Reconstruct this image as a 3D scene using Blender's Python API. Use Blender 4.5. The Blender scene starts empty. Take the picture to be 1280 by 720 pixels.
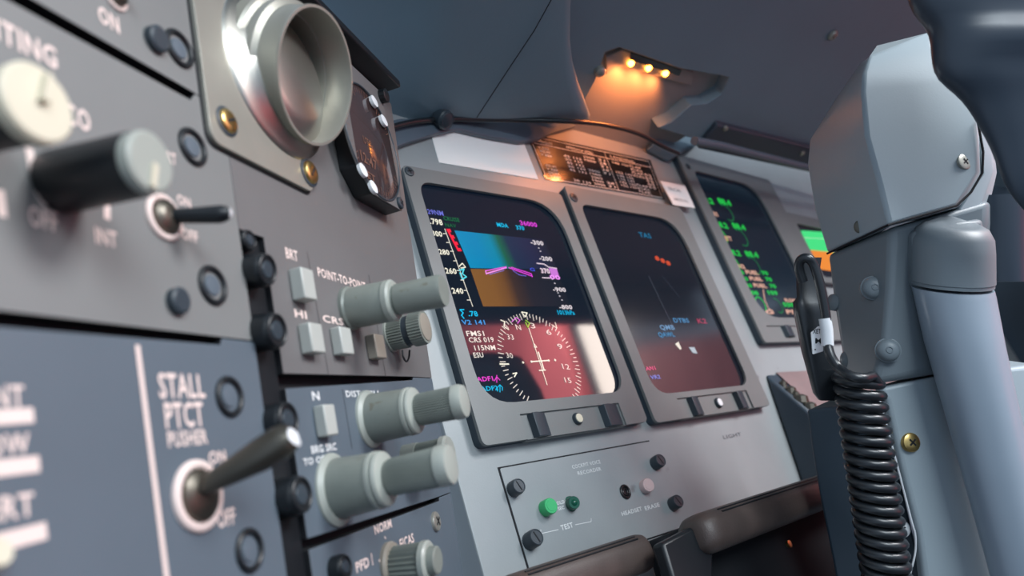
import bpy, math, random
import numpy as np
from mathutils import Vector, Matrix
from mathutils.geometry import tessellate_polygon
random.seed(4)
S = bpy.context.scene
COL = S.collection

# ---------------------------------------------------------------- camera frame
FPX = 890.0                       # focal length in pixels of a 1280x720 frame
D = 0.33                          # camera to front plane of the displays, metres
CAMP = np.array([0.0, -0.33, 1.0])  # camera position: display fronts stand on Y = 0
def nz(a):
    a = np.array(a, float); return a/np.linalg.norm(a)
def axes(h, v):
    X = nz(h); v = np.array(v, float); Z = nz(v-X*(v@X)); return X, np.cross(Z, X), Z
X1, Y1, Z1 = axes((973, 47, FPX), (-727, -2150, FPX))
MW = np.array([X1, Y1, Z1])       # camera (right, down, forward) -> world
X2, Y2, Z2 = axes((235, 130, FPX), (-914, -4303, FPX))
def ray(px, py): return MW @ np.array([px-640, py-360, FPX])
def CAM(px, py, dep): return CAMP + ray(px, py)/FPX*dep
def proj(p):
    q = MW.T @ (np.array(p, float)-CAMP); return q[0]/q[2]*FPX+640, q[1]/q[2]*FPX+360, q[2]

cam = bpy.data.cameras.new('camera'); co = bpy.data.objects.new('camera', cam); COL.objects.link(co)
cam.sensor_width = 36; cam.lens = FPX/1280*36; cam.clip_start = .01; cam.clip_end = 50
R = MW @ np.diag([1, -1, -1])
m4 = Matrix([list(R[i])+[CAMP[i]] for i in range(3)]+[[0, 0, 0, 1]])
co.matrix_world = m4
cam.dof.use_dof = True; cam.dof.focus_distance = .44; cam.dof.aperture_fstop = 7.0
S.camera = co

# ---------------------------------------------------------------- light, world, exposure
def srgb(r, g, b):
    f = lambda c: (c/255/12.92) if c/255 <= .04045 else ((c/255+.055)/1.055)**2.4
    return (f(r), f(g), f(b), 1)
S.view_settings.view_transform = 'Standard'; S.view_settings.look = 'None'
S.view_settings.gamma = 1; S.view_settings.use_curve_mapping = False
S.view_settings.exposure = 0.0
W = bpy.data.worlds.new('world'); S.world = W; W.use_nodes = True
W.node_tree.nodes['Background'].inputs[0].default_value = (.62, .78, 1.0, 1)
W.node_tree.nodes['Background'].inputs[1].default_value = .7
def area(name, loc, target, sx, sy, power, color):
    l = bpy.data.lights.new(name, 'AREA'); l.shape = 'RECTANGLE'; l.size = sx; l.size_y = sy
    l.energy = power; l.color = color
    o = bpy.data.objects.new(name, l); COL.objects.link(o)
    o.location = Vector(loc); d = Vector(target)-Vector(loc)
    o.rotation_euler = d.to_track_quat('-Z', 'Y').to_euler(); return o
area('daylight_upper_right', (.82, -1.12, 1.60), (.58, 0, 1.05), .4, .35, 17.0, (.97, .98, 1))
area('daylight_rear', (.05, -1.35, 1.45), (.62, -.1, 1.1), .6, .45, 12.0, (.86, .95, 1))
area('side_window_daylight', (1.60, -.97, 1.56), (0, -.97, 1.56), .24, .40, 1.8, (1, .86, .76))
wl = area('seat_fill_lamp', (1.12, -.55, 1.98), (1.40, -.9, 1.4), .3, .3, 8.0, (1, .97, .95)); wl.data.spread = math.radians(95)  # added lamp that brightens the unseen salmon seat for the screen reflections

# ---------------------------------------------------------------- frames
class Frame:
    def __init__(s, a, b, n, o): s.a, s.b, s.n, s.o = [np.array(q, float) for q in (a, b, n, o)]
    def pt(s, u, v, w=0): return s.o+u*s.a+v*s.b+w*s.n
    def hit(s, px, py, w=0):
        r = ray(px, py); t = ((s.o+w*s.n-CAMP)@s.n)/(r@s.n); return CAMP+r*t
    def uv(s, px, py, w=0):
        d = s.hit(px, py, w)-s.o; return d@s.a, d@s.b
    def uvs(s, pts, w=0): return [s.uv(x, y, w) for x, y in pts]
    def w_for(s, u, v, px):
        lo, hi = 0., .12
        for _ in range(40):
            m = (lo+hi)/2
            if proj(s.pt(u, v, m))[0] < px: lo = m
            else: hi = m
        return lo
def sub(o, n, up=(0, 0, 1)):
    n = nz(n); a = np.cross(np.array(up, float), n); a = nz(a); b = np.cross(n, a); return Frame(a, b, n, o)
F1 = Frame((1, 0, 0), (0, 0, 1), (0, -1, 0), CAMP+np.array([0, D, 0]))
BASE = -.009                       # painted panel behind the display fronts
N2 = -(MW@Y2)
anchor = F1.hit(576, 715, BASE+.002)
F2 = Frame(MW@X2, MW@Z2, N2, CAMP+N2*((anchor-CAMP)@N2))

# ---------------------------------------------------------------- materials
def mat(name, col, rough=.5, metal=0, spec=.5, noise=0, nscale=30, bump=0, bscale=900, emit=None, es=0, coat=0, ior=1.5, aniso=0, spots=None):
    m = bpy.data.materials.new(name); m.use_nodes = True; nt = m.node_tree; b = nt.nodes['Principled BSDF']
    c = srgb(*col); b.inputs['Base Color'].default_value = c
    b.inputs['Roughness'].default_value = rough; b.inputs['Metallic'].default_value = metal
    b.inputs['Specular IOR Level'].default_value = spec; b.inputs['IOR'].default_value = ior
    b.inputs['Coat Weight'].default_value = coat; b.inputs['Coat Roughness'].default_value = .08
    tc = nt.nodes.new('ShaderNodeTexCoord')
    if noise:
        n = nt.nodes.new('ShaderNodeTexNoise'); n.inputs['Scale'].default_value = nscale; n.inputs['Detail'].default_value = 6
        nt.links.new(tc.outputs['Object'], n.inputs['Vector'])
        r = nt.nodes.new('ShaderNodeValToRGB'); r.color_ramp.elements[0].position = .3; r.color_ramp.elements[1].position = .7
        r.color_ramp.elements[0].color = tuple(c[i]*(1-noise) for i in range(3))+(1,)
        r.color_ramp.elements[1].color = tuple(min(1, c[i]*(1+noise)) for i in range(3))+(1,)
        nt.links.new(n.outputs['Fac'], r.inputs['Fac'])
        src = r.outputs['Color']
        if spots:
            n2 = nt.nodes.new('ShaderNodeTexNoise'); n2.inputs['Scale'].default_value = spots[0]; n2.inputs['Detail'].default_value = 8
            nt.links.new(tc.outputs['Object'], n2.inputs['Vector'])
            r2 = nt.nodes.new('ShaderNodeValToRGB'); r2.color_ramp.elements[0].position = spots[1]; r2.color_ramp.elements[1].position = spots[1]+.06
            nt.links.new(n2.outputs['Fac'], r2.inputs['Fac'])
            mx = nt.nodes.new('ShaderNodeMixRGB'); nt.links.new(r2.outputs['Color'], mx.inputs['Fac'])
            nt.links.new(src, mx.inputs['Color1']); mx.inputs['Color2'].default_value = srgb(*spots[2]); src = mx.outputs['Color']
        nt.links.new(src, b.inputs['Base Color'])
    if bump:
        n = nt.nodes.new('ShaderNodeTexNoise'); n.inputs['Scale'].default_value = bscale; n.inputs['Detail'].default_value = 3
        nt.links.new(tc.outputs['Object'], n.inputs['Vector'])
        bp = nt.nodes.new('ShaderNodeBump'); bp.inputs['Strength'].default_value = bump; bp.inputs['Distance'].default_value = .0004
        nt.links.new(n.outputs['Fac'], bp.inputs['Height']); nt.links.new(bp.outputs['Normal'], b.inputs['Normal'])
    if emit:
        b.inputs['Emission Color'].default_value = srgb(*emit); b.inputs['Emission Strength'].default_value = es
    return m
M = {}
M['panel'] = mat('light_grey_panel_paint', (148, 154, 156), .42, noise=.05, nscale=22, bump=.15, spots=(34, .70, (120, 122, 124)))
M['bezel'] = mat('bezel_paint', (116, 119, 119), .45, noise=.04, bump=.2)
M['slate'] = mat('slate_side_paint', (50, 64, 76), .5, noise=.04)
M['side'] = mat('dark_grey_panel_paint', (106, 104, 104), .48, noise=.05, nscale=18, bump=.2)
M['side0'] = mat('warm_grey_panel_paint', (120, 121, 120), .48, noise=.05, nscale=18, bump=.2)
M['side2'] = mat('blue_grey_panel_paint', (88, 99, 109), .5, noise=.05, nscale=18, bump=.2)
M['glare'] = mat('glareshield_trim', (116, 138, 150), .55, noise=.04, nscale=9, bump=.25, bscale=500)
M['trim'] = mat('soft_trim', (88, 100, 112), .42, noise=.05)
M['black'] = mat('black_plastic', (22, 26, 30), .4, noise=.1)
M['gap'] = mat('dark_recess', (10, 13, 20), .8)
M['dark'] = mat('dark_slate_fastener', (50, 60, 68), .42, noise=.08)
M['knob'] = mat('grey_green_knob', (126, 131, 124), .38, noise=.06, nscale=120, spots=(160, .66, (112, 110, 98)))
M['knoblite'] = mat('pale_knob_ring', (160, 164, 156), .35, noise=.04)
M['button'] = mat('pale_grey_button', (178, 180, 174), .4, noise=.04)
M['taupe'] = mat('taupe_button', (150, 142, 130), .4, noise=.04)
M['cream'] = mat('cream_plastic', (214, 206, 184), .45, noise=.04)
M['ink'] = mat('pink_white_lettering', (236, 214, 206), .6)
M['inkw'] = mat('white_lettering', (226, 228, 228), .6)
M['steel'] = mat('brushed_steel', (186, 184, 176), .36, metal=1, noise=.05, nscale=60)
M['steelm'] = mat('satin_metal', (170, 168, 158), .42, metal=.6, noise=.05, nscale=60)
M['brass'] = mat('brass_screw', (206, 176, 112), .3, metal=1, noise=.1, nscale=300)
M['chrome'] = mat('polished_metal', (225, 220, 212), .16, metal=1)
M['gun'] = mat('gunmetal', (96, 92, 84), .35, metal=.8)
M['glass'] = mat('instrument_glass', (70, 56, 56), .08, spec=.8, ior=1.6)
M['card'] = mat('white_card', (250, 250, 247), .6)
M['placard'] = mat('glossy_black_placard', (26, 24, 24), .14, spec=.6, ior=1.6)
M['green'] = mat('green_button', (60, 178, 110), .35)
M['dgreen'] = mat('dark_green_lamp', (20, 84, 66), .2)
M['pinkb'] = mat('pale_pink_button', (206, 178, 176), .4)
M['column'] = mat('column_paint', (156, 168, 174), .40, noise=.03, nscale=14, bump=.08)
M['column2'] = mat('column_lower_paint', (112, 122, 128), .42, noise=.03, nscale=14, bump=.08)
M['tubep'] = mat('column_tube_paint', (140, 152, 164), .30, noise=.03)
M['rubber'] = mat('black_rubber', (30, 34, 38), .30, spec=.6)
M['grip'] = mat('brown_black_grip', (74, 63, 59), .42, noise=.15, nscale=60, bump=.5, bscale=1400)
M['yoke'] = mat('black_yoke_plastic', (44, 54, 66), .35)
M['white'] = mat('white_sleeve', (228, 230, 232), .5)
M['pinkwall'] = mat('salmon_cloth', (222, 104, 108), .7, noise=.06, nscale=5)
M['wall'] = mat('pale_cabin_lining', (190, 186, 204), .7, noise=.05, nscale=4)
M['floor'] = mat('dark_floor', (60, 58, 60), .8, noise=.15, nscale=20)
M['lamp'] = mat('amber_led', (255, 190, 90), .3, emit=(255, 150, 50), es=26)
M['lampcase'] = mat('lamp_case', (150, 150, 148), .45)
M['lens'] = mat('dark_lens', (16, 20, 30), .1, spec=.6)
# screens: one glossy material whose glow comes from the drawn picture
def screen_mat(name, rough, ior, es):
    m = bpy.data.materials.new(name); m.use_nodes = True; nt = m.node_tree; b = nt.nodes['Principled BSDF']
    b.inputs['Base Color'].default_value = (.004, .006, .009, 1); b.inputs['Roughness'].default_value = rough; b.inputs['IOR'].default_value = ior
    a = nt.nodes.new('ShaderNodeAttribute'); a.attribute_name = 'Picture'
    nt.links.new(a.outputs['Color'], b.inputs['Emission Color']); b.inputs['Emission Strength'].default_value = es
    return m
M['screen'] = screen_mat('display_glass', .05, 2.2, 1.0)
M['screen2'] = screen_mat('display_glass_soft', .12, 1.8, 1.0)

# ---------------------------------------------------------------- builders
class MB:
    def __init__(s): s.v, s.f, s.m, s.c = [], [], [], []
    def add(s, vs, fs, mi=0, col=None):
        k = len(s.v); s.v += [np.array(p, float) for p in vs]; s.f += [[i+k for i in f] for f in fs]; s.m += [mi]*len(fs)
        s.c += (col if isinstance(col, list) else [col or (0, 0, 0, 1)]*len(vs)); return s
    def lathe(s, F, u, v, prof, n=48, mi=0, rib=None, capend=True):
        # prof: (radius, w) list; rib: per-ring groove depth
        vs, fs = [], []
        for j, (r, w) in enumerate(prof):
            g = rib[j] if rib else 0
            for i in range(n):
                t = 2*math.pi*i/n; rr = r*(1-g*(i % 2))
                vs.append(F.pt(u+rr*math.cos(t), v+rr*math.sin(t), w))
        L = len(prof)
        for j in range(L-1):
            for i in range(n):
                a = j*n+i; b = j*n+(i+1) % n; fs.append([a, b, b+n, a+n])
        if capend:
            fs.append([(L-1)*n+i for i in range(n)])
        fs.append([i for i in range(n)][::-1])
        return s.add(vs, fs, mi)
    def torus(s, F, u, v, R_, r, w=0, n=40, k=10, mi=0):
        vs, fs = [], []
        for i in range(n):
            t = 2*math.pi*i/n
            for j in range(k):
                p = 2*math.pi*j/k; rr = R_+r*math.cos(p)
                vs.append(F.pt(u+rr*math.cos(t), v+rr*math.sin(t), w+r*math.sin(p)))
        for i in range(n):
            for j in range(k):
                fs.append([i*k+j, ((i+1) % n)*k+j, ((i+1) % n)*k+(j+1) % k, i*k+(j+1) % k])
        return s.add(vs, fs, mi)
    def prism(s, F, poly, w0, w1, holes=(), mi=0, mside=None):
        loops = [list(poly)]+[list(h) for h in holes]
        tri = tessellate_polygon([[Vector((p[0], p[1], 0)) for p in l] for l in loops])
        flat = [p for l in loops for p in l]; n = len(flat)
        vs = [F.pt(p[0], p[1], w0) for p in flat]+[F.pt(p[0], p[1], w1) for p in flat]
        fs = []
        for t in tri:
            a, b, c = [flat[i] for i in t]
            ar = (b[0]-a[0])*(c[1]-a[1])-(b[1]-a[1])*(c[0]-a[0])
            t = list(t) if ar > 0 else list(t)[::-1]
            fs.append([i+n for i in t]); fs.append(t[::-1])
        k = 0
        for li, l in enumerate(loops):
            m = len(l); ar = sum(l[i][0]*l[(i+1) % m][1]-l[(i+1) % m][0]*l[i][1] for i in range(m))
            for i in range(m):
                a, b = k+i, k+(i+1) % m
                q = [a, b, b+n, a+n]
                if (ar > 0) != (li == 0): q = q[::-1]
                fs.append(q)
            k += m
        s.add(vs, fs, mi)
        if mside is not None:
            for q in range(len(fs)-k, len(fs)): s.m[q-len(fs)] = mside
        return s
    def quadbox(s, front, back, mi=0):
        n = len(front); vs = list(front)+list(back)
        fs = [list(range(n)), list(range(n, 2*n))[::-1]]+[[i, i+n, (i+1) % n+n, (i+1) % n] for i in range(n)]
        return s.add(vs, fs, mi)
    def loft(s, rings, mi=0, caps=True):
        n = len(rings[0]); vs = [p for r in rings for p in r]; fs = []
        for j in range(len(rings)-1):
            for i in range(n):
                a = j*n+i; b = j*n+(i+1) % n; fs.append([a, b, b+n, a+n])
        if caps: fs.append(list(range(n))[::-1]); fs.append([(len(rings)-1)*n+i for i in range(n)])
        return s.add(vs, fs, mi)
    def tube(s, pts, r, n=12, mi=0):
        pts = [np.array(p, float) for p in pts]; rings = []; up = None
        for i, p in enumerate(pts):
            t = nz(pts[min(i+1, len(pts)-1)]-pts[max(i-1, 0)])
            if up is None:
                up = np.cross(t, [0, 0, 1.]);
                if np.linalg.norm(up) < .1: up = np.cross(t, [1., 0, 0])
            up = nz(up-t*(up@t)); q = np.cross(t, up)
            rr = r[i] if isinstance(r, (list, tuple)) else r
            rings.append([p+rr*(math.cos(2*math.pi*k/n)*up+math.sin(2*math.pi*k/n)*q) for k in range(n)])
        return s.loft(rings, mi)
def rp(pts, r, n=7):
    out = []; N = len(pts)
    for i in range(N):
        p = np.array(pts[i], float); a = np.array(pts[i-1], float); b = np.array(pts[(i+1) % N], float)
        rr = r[i] if isinstance(r, (list, tuple)) else r
        if rr <= 0: out.append(tuple(p)); continue
        da, db = nz(a-p), nz(b-p); ang = math.acos(max(-1, min(1, da@db))); d = rr/math.tan(ang/2)
        d = min(d, np.linalg.norm(a-p)*.49, np.linalg.norm(b-p)*.49)
        A, B = p+da*d, p+db*d
        for k in range(n+1):
            t = k/n; out.append(tuple((1-t)**2*A+2*t*(1-t)*p+t*t*B))
    return out
def rect(u0, v0, u1, v1): return [(u0, v0), (u1, v0), (u1, v1), (u0, v1)]
def spline(pts, n=8):
    P = [np.array(p, float) for p in pts]; P = [2*P[0]-P[1]]+P+[2*P[-1]-P[-2]]; out = []
    for i in range(1, len(P)-2):
        for k in range(n):
            t = k/n; a, b, c, d = P[i-1:i+3]
            out.append(.5*((2*b)+(-a+c)*t+(2*a-5*b+4*c-d)*t*t+(-a+3*b-3*c+d)*t**3))
    out.append(P[-2]); return out
def link(o, root=None):
    COL.objects.link(o)
    if root is not None: o.parent = root
    return o
ROOTM = {}
def thing(name, label, cat, F, u, v, w=0, group=None, kind=None):
    o = bpy.data.objects.new(name, None); o.empty_display_size = .01; COL.objects.link(o)
    p = F.pt(u, v, w); a, b, n = F.a, F.b, F.n
    m = Matrix([[a[i], -n[i], b[i], p[i]] for i in range(3)]+[[0, 0, 0, 1]])
    o.matrix_world = m; ROOTM[o.name] = m
    if label: o['label'] = label
    if cat: o['category'] = cat
    if group: o['group'] = group
    if kind: o['kind'] = kind
    return o
def obj(name, mb, mats, root=None, bevel=0, seg=2, ang=32, label=None, flat=False, kind=None, own=None, level=None, subsurf=0):
    me = bpy.data.meshes.new(name)
    mats = mats if isinstance(mats, (list, tuple)) else [mats]
    if root is not None:
        r = root
        while r.parent: r = r.parent
        inv = ROOTM[r.name].inverted()
    else:
        c = sum(mb.v)/len(mb.v) if own is None else own
        inv = Matrix.Translation(-Vector(c))
    me.from_pydata([inv@Vector(p) for p in mb.v], [], mb.f)
    for mm in mats: me.materials.append(mm)
    me.polygons.foreach_set('material_index', mb.m)
    ca = None
    if any(c[0]+c[1]+c[2] > 0 for c in mb.c):
        ca = me.color_attributes.new('Picture', 'FLOAT_COLOR', 'POINT')
        ca.data.foreach_set('color', [x for c in mb.c for x in c])
    if not flat: me.polygons.foreach_set('use_smooth', [True]*len(me.polygons))
    me.validate(); me.update()
    if not flat: me.set_sharp_from_angle(angle=math.radians(ang))
    o = bpy.data.objects.new(name, me); COL.objects.link(o)
    if root is not None: o.parent = root
    else: o.matrix_world = inv.inverted()
    if subsurf:
        ss = o.modifiers.new('subdivision', 'SUBSURF'); ss.levels = subsurf; ss.render_levels = subsurf
    if bevel:
        b = o.modifiers.new('bevel', 'BEVEL'); b.width = bevel; b.segments = seg; b.limit_method = 'ANGLE'; b.angle_limit = math.radians(38); b.harden_normals = False
    if label: o['label'] = label
    if kind: o['kind'] = kind
    return o
def tag(o, label, cat, group=None):
    o['label'] = label; o['category'] = cat
    if group: o['group'] = group
    return o
# lettering: the string fitted on its baseline between two pixels of a plane
_tc = {}
def glyphs(s, fat=0):
    if (s, fat) in _tc: return _tc[(s, fat)]
    c = bpy.data.curves.new('lettering', 'FONT'); c.body = s; c.offset = fat; c.resolution_u = 2; c.space_character = 1.08
    o = bpy.data.objects.new('lettering', c); COL.objects.link(o)
    dg = bpy.context.evaluated_depsgraph_get(); dg.update()
    me = bpy.data.meshes.new_from_object(o.evaluated_get(dg))
    vs = [(p.co.x, p.co.y) for p in me.vertices]; fs = [list(p.vertices) for p in me.polygons]
    bpy.data.objects.remove(o); bpy.data.curves.remove(c); bpy.data.meshes.remove(me)
    xs = [p[0] for p in vs]; ys = [p[1] for p in vs]
    _tc[(s, fat)] = (vs, fs, min(xs), max(xs), min(ys), max(ys)); return _tc[(s, fat)]
def text(mb, F, s, x, y, wpx, hpx, w=0, mi=0, col=None, fat=.012, level=True, slope=None):
    # baseline left pixel (x,y), width in pixels along the plane's u, cap height in pixels
    vs, fs, x0, x1, y0, y1 = glyphs(s, fat)
    u0, v0 = F.uv(x, y, w)
    if slope is None:
        lo, hi = u0, u0+.4
        for _ in range(40):
            m = (lo+hi)/2
            if proj(F.pt(m, v0, w))[0] < x+wpx: lo = m
            else: hi = m
        u1, v1 = lo, v0
    else: u1, v1 = F.uv(x+wpx, y+wpx*slope, w)
    h = F.uv(x, y-hpx, w)[1]-v0
    out = []
    for (a, b) in vs:
        t = (a-x0)/(x1-x0); q = b/ .73
        out.append(F.pt(u0+(u1-u0)*t, v0+(v1-v0)*t+h*q, w))
    return mb.add(out, fs, mi, col)
def line(mb, F, pts, wd, w=0, mi=0, col=None, px=True, closed=False):
    P = [np.array(F.uv(x, y, w) if px else (x, y)) for x, y in pts]
    if closed: P.append(P[0])
    for a, b in zip(P[:-1], P[1:]):
        d = b-a
        if np.linalg.norm(d) < 1e-7: continue
        d = nz(d); q = np.array([-d[1], d[0]])*wd/2; e = d*wd*.25
        mb.add([F.pt(*(a-q-e), w), F.pt(*(b-q+e), w), F.pt(*(b+q+e), w), F.pt(*(a+q-e), w)], [[0, 1, 2, 3]], mi, col)
    return mb
def quad(mb, F, pts, w=0, mi=0, col=None):
    P = [F.hit(x, y, w) for x, y in pts]
    return mb.add(P, [list(range(len(P)))], mi, col)
def knob(F, base, tip, stations, n=48, w0=0):
    """stations: (fraction of the way from base to tip in pixels, half height px, rib) -> subframe, profile, ribs"""
    u, v = F.uv(*base, w0); b = F.pt(u, v, w0)
    wt = F.w_for(u, v, tip[0]); dep = proj(F.pt(u, v, max(wt, w0+.001)))[2]
    t = CAM(tip[0], tip[1], dep); n_ = nz(t-b); f = sub(b, n_)
    prof, ribs = [], []
    for fr, hp, rb in stations:
        px = base[0]+(tip[0]-base[0])*fr
        lo, hi = -.02, .15
        for _ in range(40):
            m = (lo+hi)/2
            if proj(f.pt(0, 0, m))[0] < px: lo = m
            else: hi = m
        d = proj(f.pt(0, 0, lo))[2]; prof.append((hp*d/FPX, lo)); ribs.append(rb)
    return f, prof, ribs
def slotted(mb, F, u, v, w, r, mi=0, ang=.6, cross=False, wd=.16):
    for k in ((0, 1) if cross else (0,)):
        a = ang+k*math.pi/2; c, s_ = math.cos(a), math.sin(a); q = r*wd
        P = [(u+c*r*.8-s_*q, v+s_*r*.8+c*q), (u-c*r*.8-s_*q, v-s_*r*.8+c*q), (u-c*r*.8+s_*q, v-s_*r*.8-c*q), (u+c*r*.8+s_*q, v+s_*r*.8-c*q)]
        mb.prism(F, P[::-1], w-.0001, w+.00012, mi=mi)
def screw(name, F, px, py, hp, mt, root, h=.3, cross=True, w0=0, label=None, ang=.6, washer=None, dome=True):
    u, v = F.uv(px, py, w0); r = hp*proj(F.pt(u, v, w0))[2]/FPX
    mb = MB(); H = r*h
    if washer: mb.lathe(F, u, v, [(r*1.25, w0-.0004), (r*1.25, w0+.0004), (r*1.1, w0+.0007)], 32, 2)
    pr = [(r, w0-.0004), (r, w0+H*.45), (r*.93, w0+H*.75), (r*.75, w0+H*.93), (r*.4, w0+H), (r*.05, w0+H)] if dome else [(r, w0-.0004), (r, w0+H*.9), (r*.93, w0+H), (.01*r, w0+H)]
    mb.lathe(F, u, v, pr, 32)
    slotted(mb, F, u, v, w0+H*1.0, r*.68, 1, ang, cross)
    return obj(name, mb, [mt, M['gap'], M[washer] if washer else mt], root, label=label)

# ================================================================ STRUCTURE
def plate_world(name, pts, th, m, kind='structure', bevel=0):
    n = nz(np.cross(np.array(pts[1])-np.array(pts[0]), np.array(pts[2])-np.array(pts[0])))
    mb = MB().quadbox([np.array(p, float) for p in pts], [np.array(p, float)-n*th for p in pts])
    return obj(name, mb, m, None, bevel=bevel, kind=kind, flat=True)
plate_world('floor', [(-.8, -1.9, .0), (1.72, -1.9, .0), (1.72, .6, .0), (-.8, .6, .0)], .05, M['floor'])
# right cabin side: salmon lining with the side window that lights the cockpit
XR = 1.62
def box(mb, a, b, mi=0):
    (x0, y0, z0), (x1, y1, z1) = a, b
    vs = [(x, y, z) for x in (x0, x1) for y in (y0, y1) for z in (z0, z1)]
    return mb.add(vs, [[0, 1, 3, 2], [4, 6, 7, 5], [0, 4, 5, 1], [2, 3, 7, 6], [0, 2, 6, 4], [1, 5, 7, 3]], mi)
wr = MB(); FR = Frame((0, 1, 0), (0, 0, 1), (-1, 0, 0), (XR, 0, 0))
WIN = (-.92, 1.40, -.36, 1.86)     # y0,z0,y1,z1 of the side window
wr.prism(FR, rect(-1.9, .0, .6, 1.78), -.06, 0, holes=[rp(rect(WIN[0], WIN[1], WIN[2], min(WIN[3], 1.74)), .05)])
obj('wall_right', wr, M['slate'], kind='structure', flat=True)

mb = MB(); box(mb, (1.575, -.985, 1.34), (1.59, -.965, 1.80)); obj('window_mullion', mb, M['slate'], None, kind='structure', flat=True)  # unseen mullion bar, added to split the side window's reflection
# unseen salmon seat shape, added only to be mirrored in the display glass
se = thing('unseen_seat_shape', 'unseen salmon seat shape added for the display reflections', 'seat', Frame((0, 1, 0), (0, 0, 1), (-1, 0, 0), (1.45, -.75, 1.0)), 0, -.4, 0)
mb = MB(); mb.prism(Frame((0, 1, 0), (0, 0, 1), (-1, 0, 0), (1.36, 0, 0)), [(-1.6, .55), (-.84, .55), (-.84, 1.60), (-1.2, 1.78), (-1.6, 1.92)], -.05, 0); obj('seat_shape_back', mb, M['pinkwall'], se, bevel=.015, seg=4)
mb = MB(); box(mb, (.95, -1.6, .42), (1.36, -.85, .56)); obj('seat_shape_base', mb, M['pinkwall'], se, bevel=.04, seg=4)
se = thing('unseen_curtain_shape', 'unseen pink curtain shape added for the display reflections', 'curtain', Frame((0, 1, 0), (0, 0, 1), (-1, 0, 0), (1.45, -.4, 1.0)), 0, 0, 0)  # second unseen form, shaped to give the displays their pink reflection
mb = MB(); n_ = 60; top = [(1.42+.02*math.sin(k*.9), -.73+.55*k/n_) for k in range(n_+1)]
mb.quadbox([np.array([x-.02, y, .7]) for x, y in top]+[np.array([x+.02, y, .7]) for x, y in top[::-1]], [np.array([x-.02, y, 1.43-.3*(y+.68)]) for x, y in top]+[np.array([x+.02, y, 1.43-.3*(y+.68)]) for x, y in top[::-1]]); obj('cloth', mb, mat('dusty_pink_cloth', (196, 134, 136), .8), se, ang=70)

# ================================================================ MAIN PANEL (wall behind the displays)
panel = thing('instrument_panel', 'light grey main instrument panel carrying the tilted row of displays', 'panel', F1, .6, .1, BASE)
mb = MB()
u_l = F1.uv(590, 700, BASE)[0]-.06
pts = [(.262, -.40), (1.60, -.40), (1.60, .30), (1.42, .46), (.262, .46)]
mb.prism(F1, pts, BASE-.02, BASE)
obj('panel_sheet', mb, M['panel'], panel, bevel=.001, flat=True)
# small worn marks / printed speck line
mb = MB()
text(mb, F1, 'LIGHT', 905, 549, 22, 5, BASE+.0002, fat=0)
obj('lettering', mb, M['dark'], panel, flat=True)

# ================================================================ DISPLAY UNITS
grown = lambda h, g: [(p[0]+(g if p[0] > sum(q[0] for q in h)/len(h) else -g), p[1]+(g if p[1] > sum(q[1] for q in h)/len(h) else -g)) for p in h]
def display(label, outer, scr, radii, w_front, bottom, screen_material, scr_w=-.003, case_to=BASE, screws=(), knob_px=None, clips=(), notch=None, name='display_unit'):
    cu = (outer[0]+outer[2])/2; cv = outer[1]
    d = thing(name, label, 'display', F1, cu, cv, w_front)
    hole = rp(rect(*scr), radii)
    holes = [hole]
    out = rp(rect(*outer), .005)
    if notch:
        holes.append(rp(rect(*notch), .0006))
    mb = MB(); mb.prism(F1, out, w_front-.0025, w_front, holes=holes)
    obj('bezel', mb, M['bezel'], d, bevel=.0007)
    ins = .0004
    mb = MB(); mb.prism(F1, rp(rect(outer[0]+ins, outer[1]+ins, outer[2]-ins, outer[3]-ins), .005), case_to-.0005, w_front-.0024, holes=[[(p[0], p[1]) for p in grown(hole, .0015)]])
    obj('case', mb, M['slate'], d)
    return d, hole
def screw_ring(d, px, py, hp=7, w=0):
    screw('screw', F1, px, py, hp, M['dark'], d, h=.25, cross=True, w0=w, ang=.3, dome=True)

L1 = F1.uv(524, 227)[0]; 
S1 = (F1.uv(525, 235)[0], F1.uv(660, 501)[1], F1.uv(780, 480)[0], F1.uv(530, 227)[1])
O1 = (F1.uv(512, 240)[0], F1.uv(640, 552)[1], .4436, F1.uv(520, 209)[1])
N1 = (F1.uv(651, 522)[0], F1.uv(690, 545)[1], F1.uv(775, 508)[0], F1.uv(690, 513)[1])
d1, hole1 = display('tilted flight display with blue sky and brown ground, nearest the knobs', O1, S1, [.026, .018, .034, .012], 0, None, None, notch=N1)
S2 = (F1.uv(729, 264)[0], F1.uv(860, 489)[1], F1.uv(933, 470)[0], F1.uv(740, 257)[1])
O2 = (.4525, F1.uv(850, 524)[1], F1.uv(958, 495)[0], F1.uv(715, 233)[1])
N2_ = (F1.uv(847, 500)[0], F1.uv(880, 519)[1], F1.uv(934, 490)[0], F1.uv(880, 494)[1])
d2, hole2 = display('dim navigation display with faint cyan marks, middle of three', O2, S2, [.020, .016, .034, .010], 0, None, None, notch=N2_)
S3 = (F1.uv(871, 222)[0], F1.uv(985, 397)[1], F1.uv(984, 310)[0], F1.uv(880, 216)[1])
O3 = (F1.uv(852, 205)[0], F1.uv(985, 427)[1], F1.uv(1024, 345)[0], F1.uv(862, 197)[1])
N3 = (F1.uv(960, 412)[0], F1.uv(985, 422)[1], F1.uv(1010, 408)[0], F1.uv(985, 407)[1])
d3, hole3 = display('engine display showing green dials and figures', O3, S3, [.034, .02, .036, .01], 0, None, None, notch=N3)

def color(r, g, b, k=1.0):
    c = srgb(r, g, b); return (c[0]*k, c[1]*k, c[2]*k, 1)
def clipcol(pts_px, w): return [F1.hit(x, y, w) for x, y in pts_px]

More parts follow.
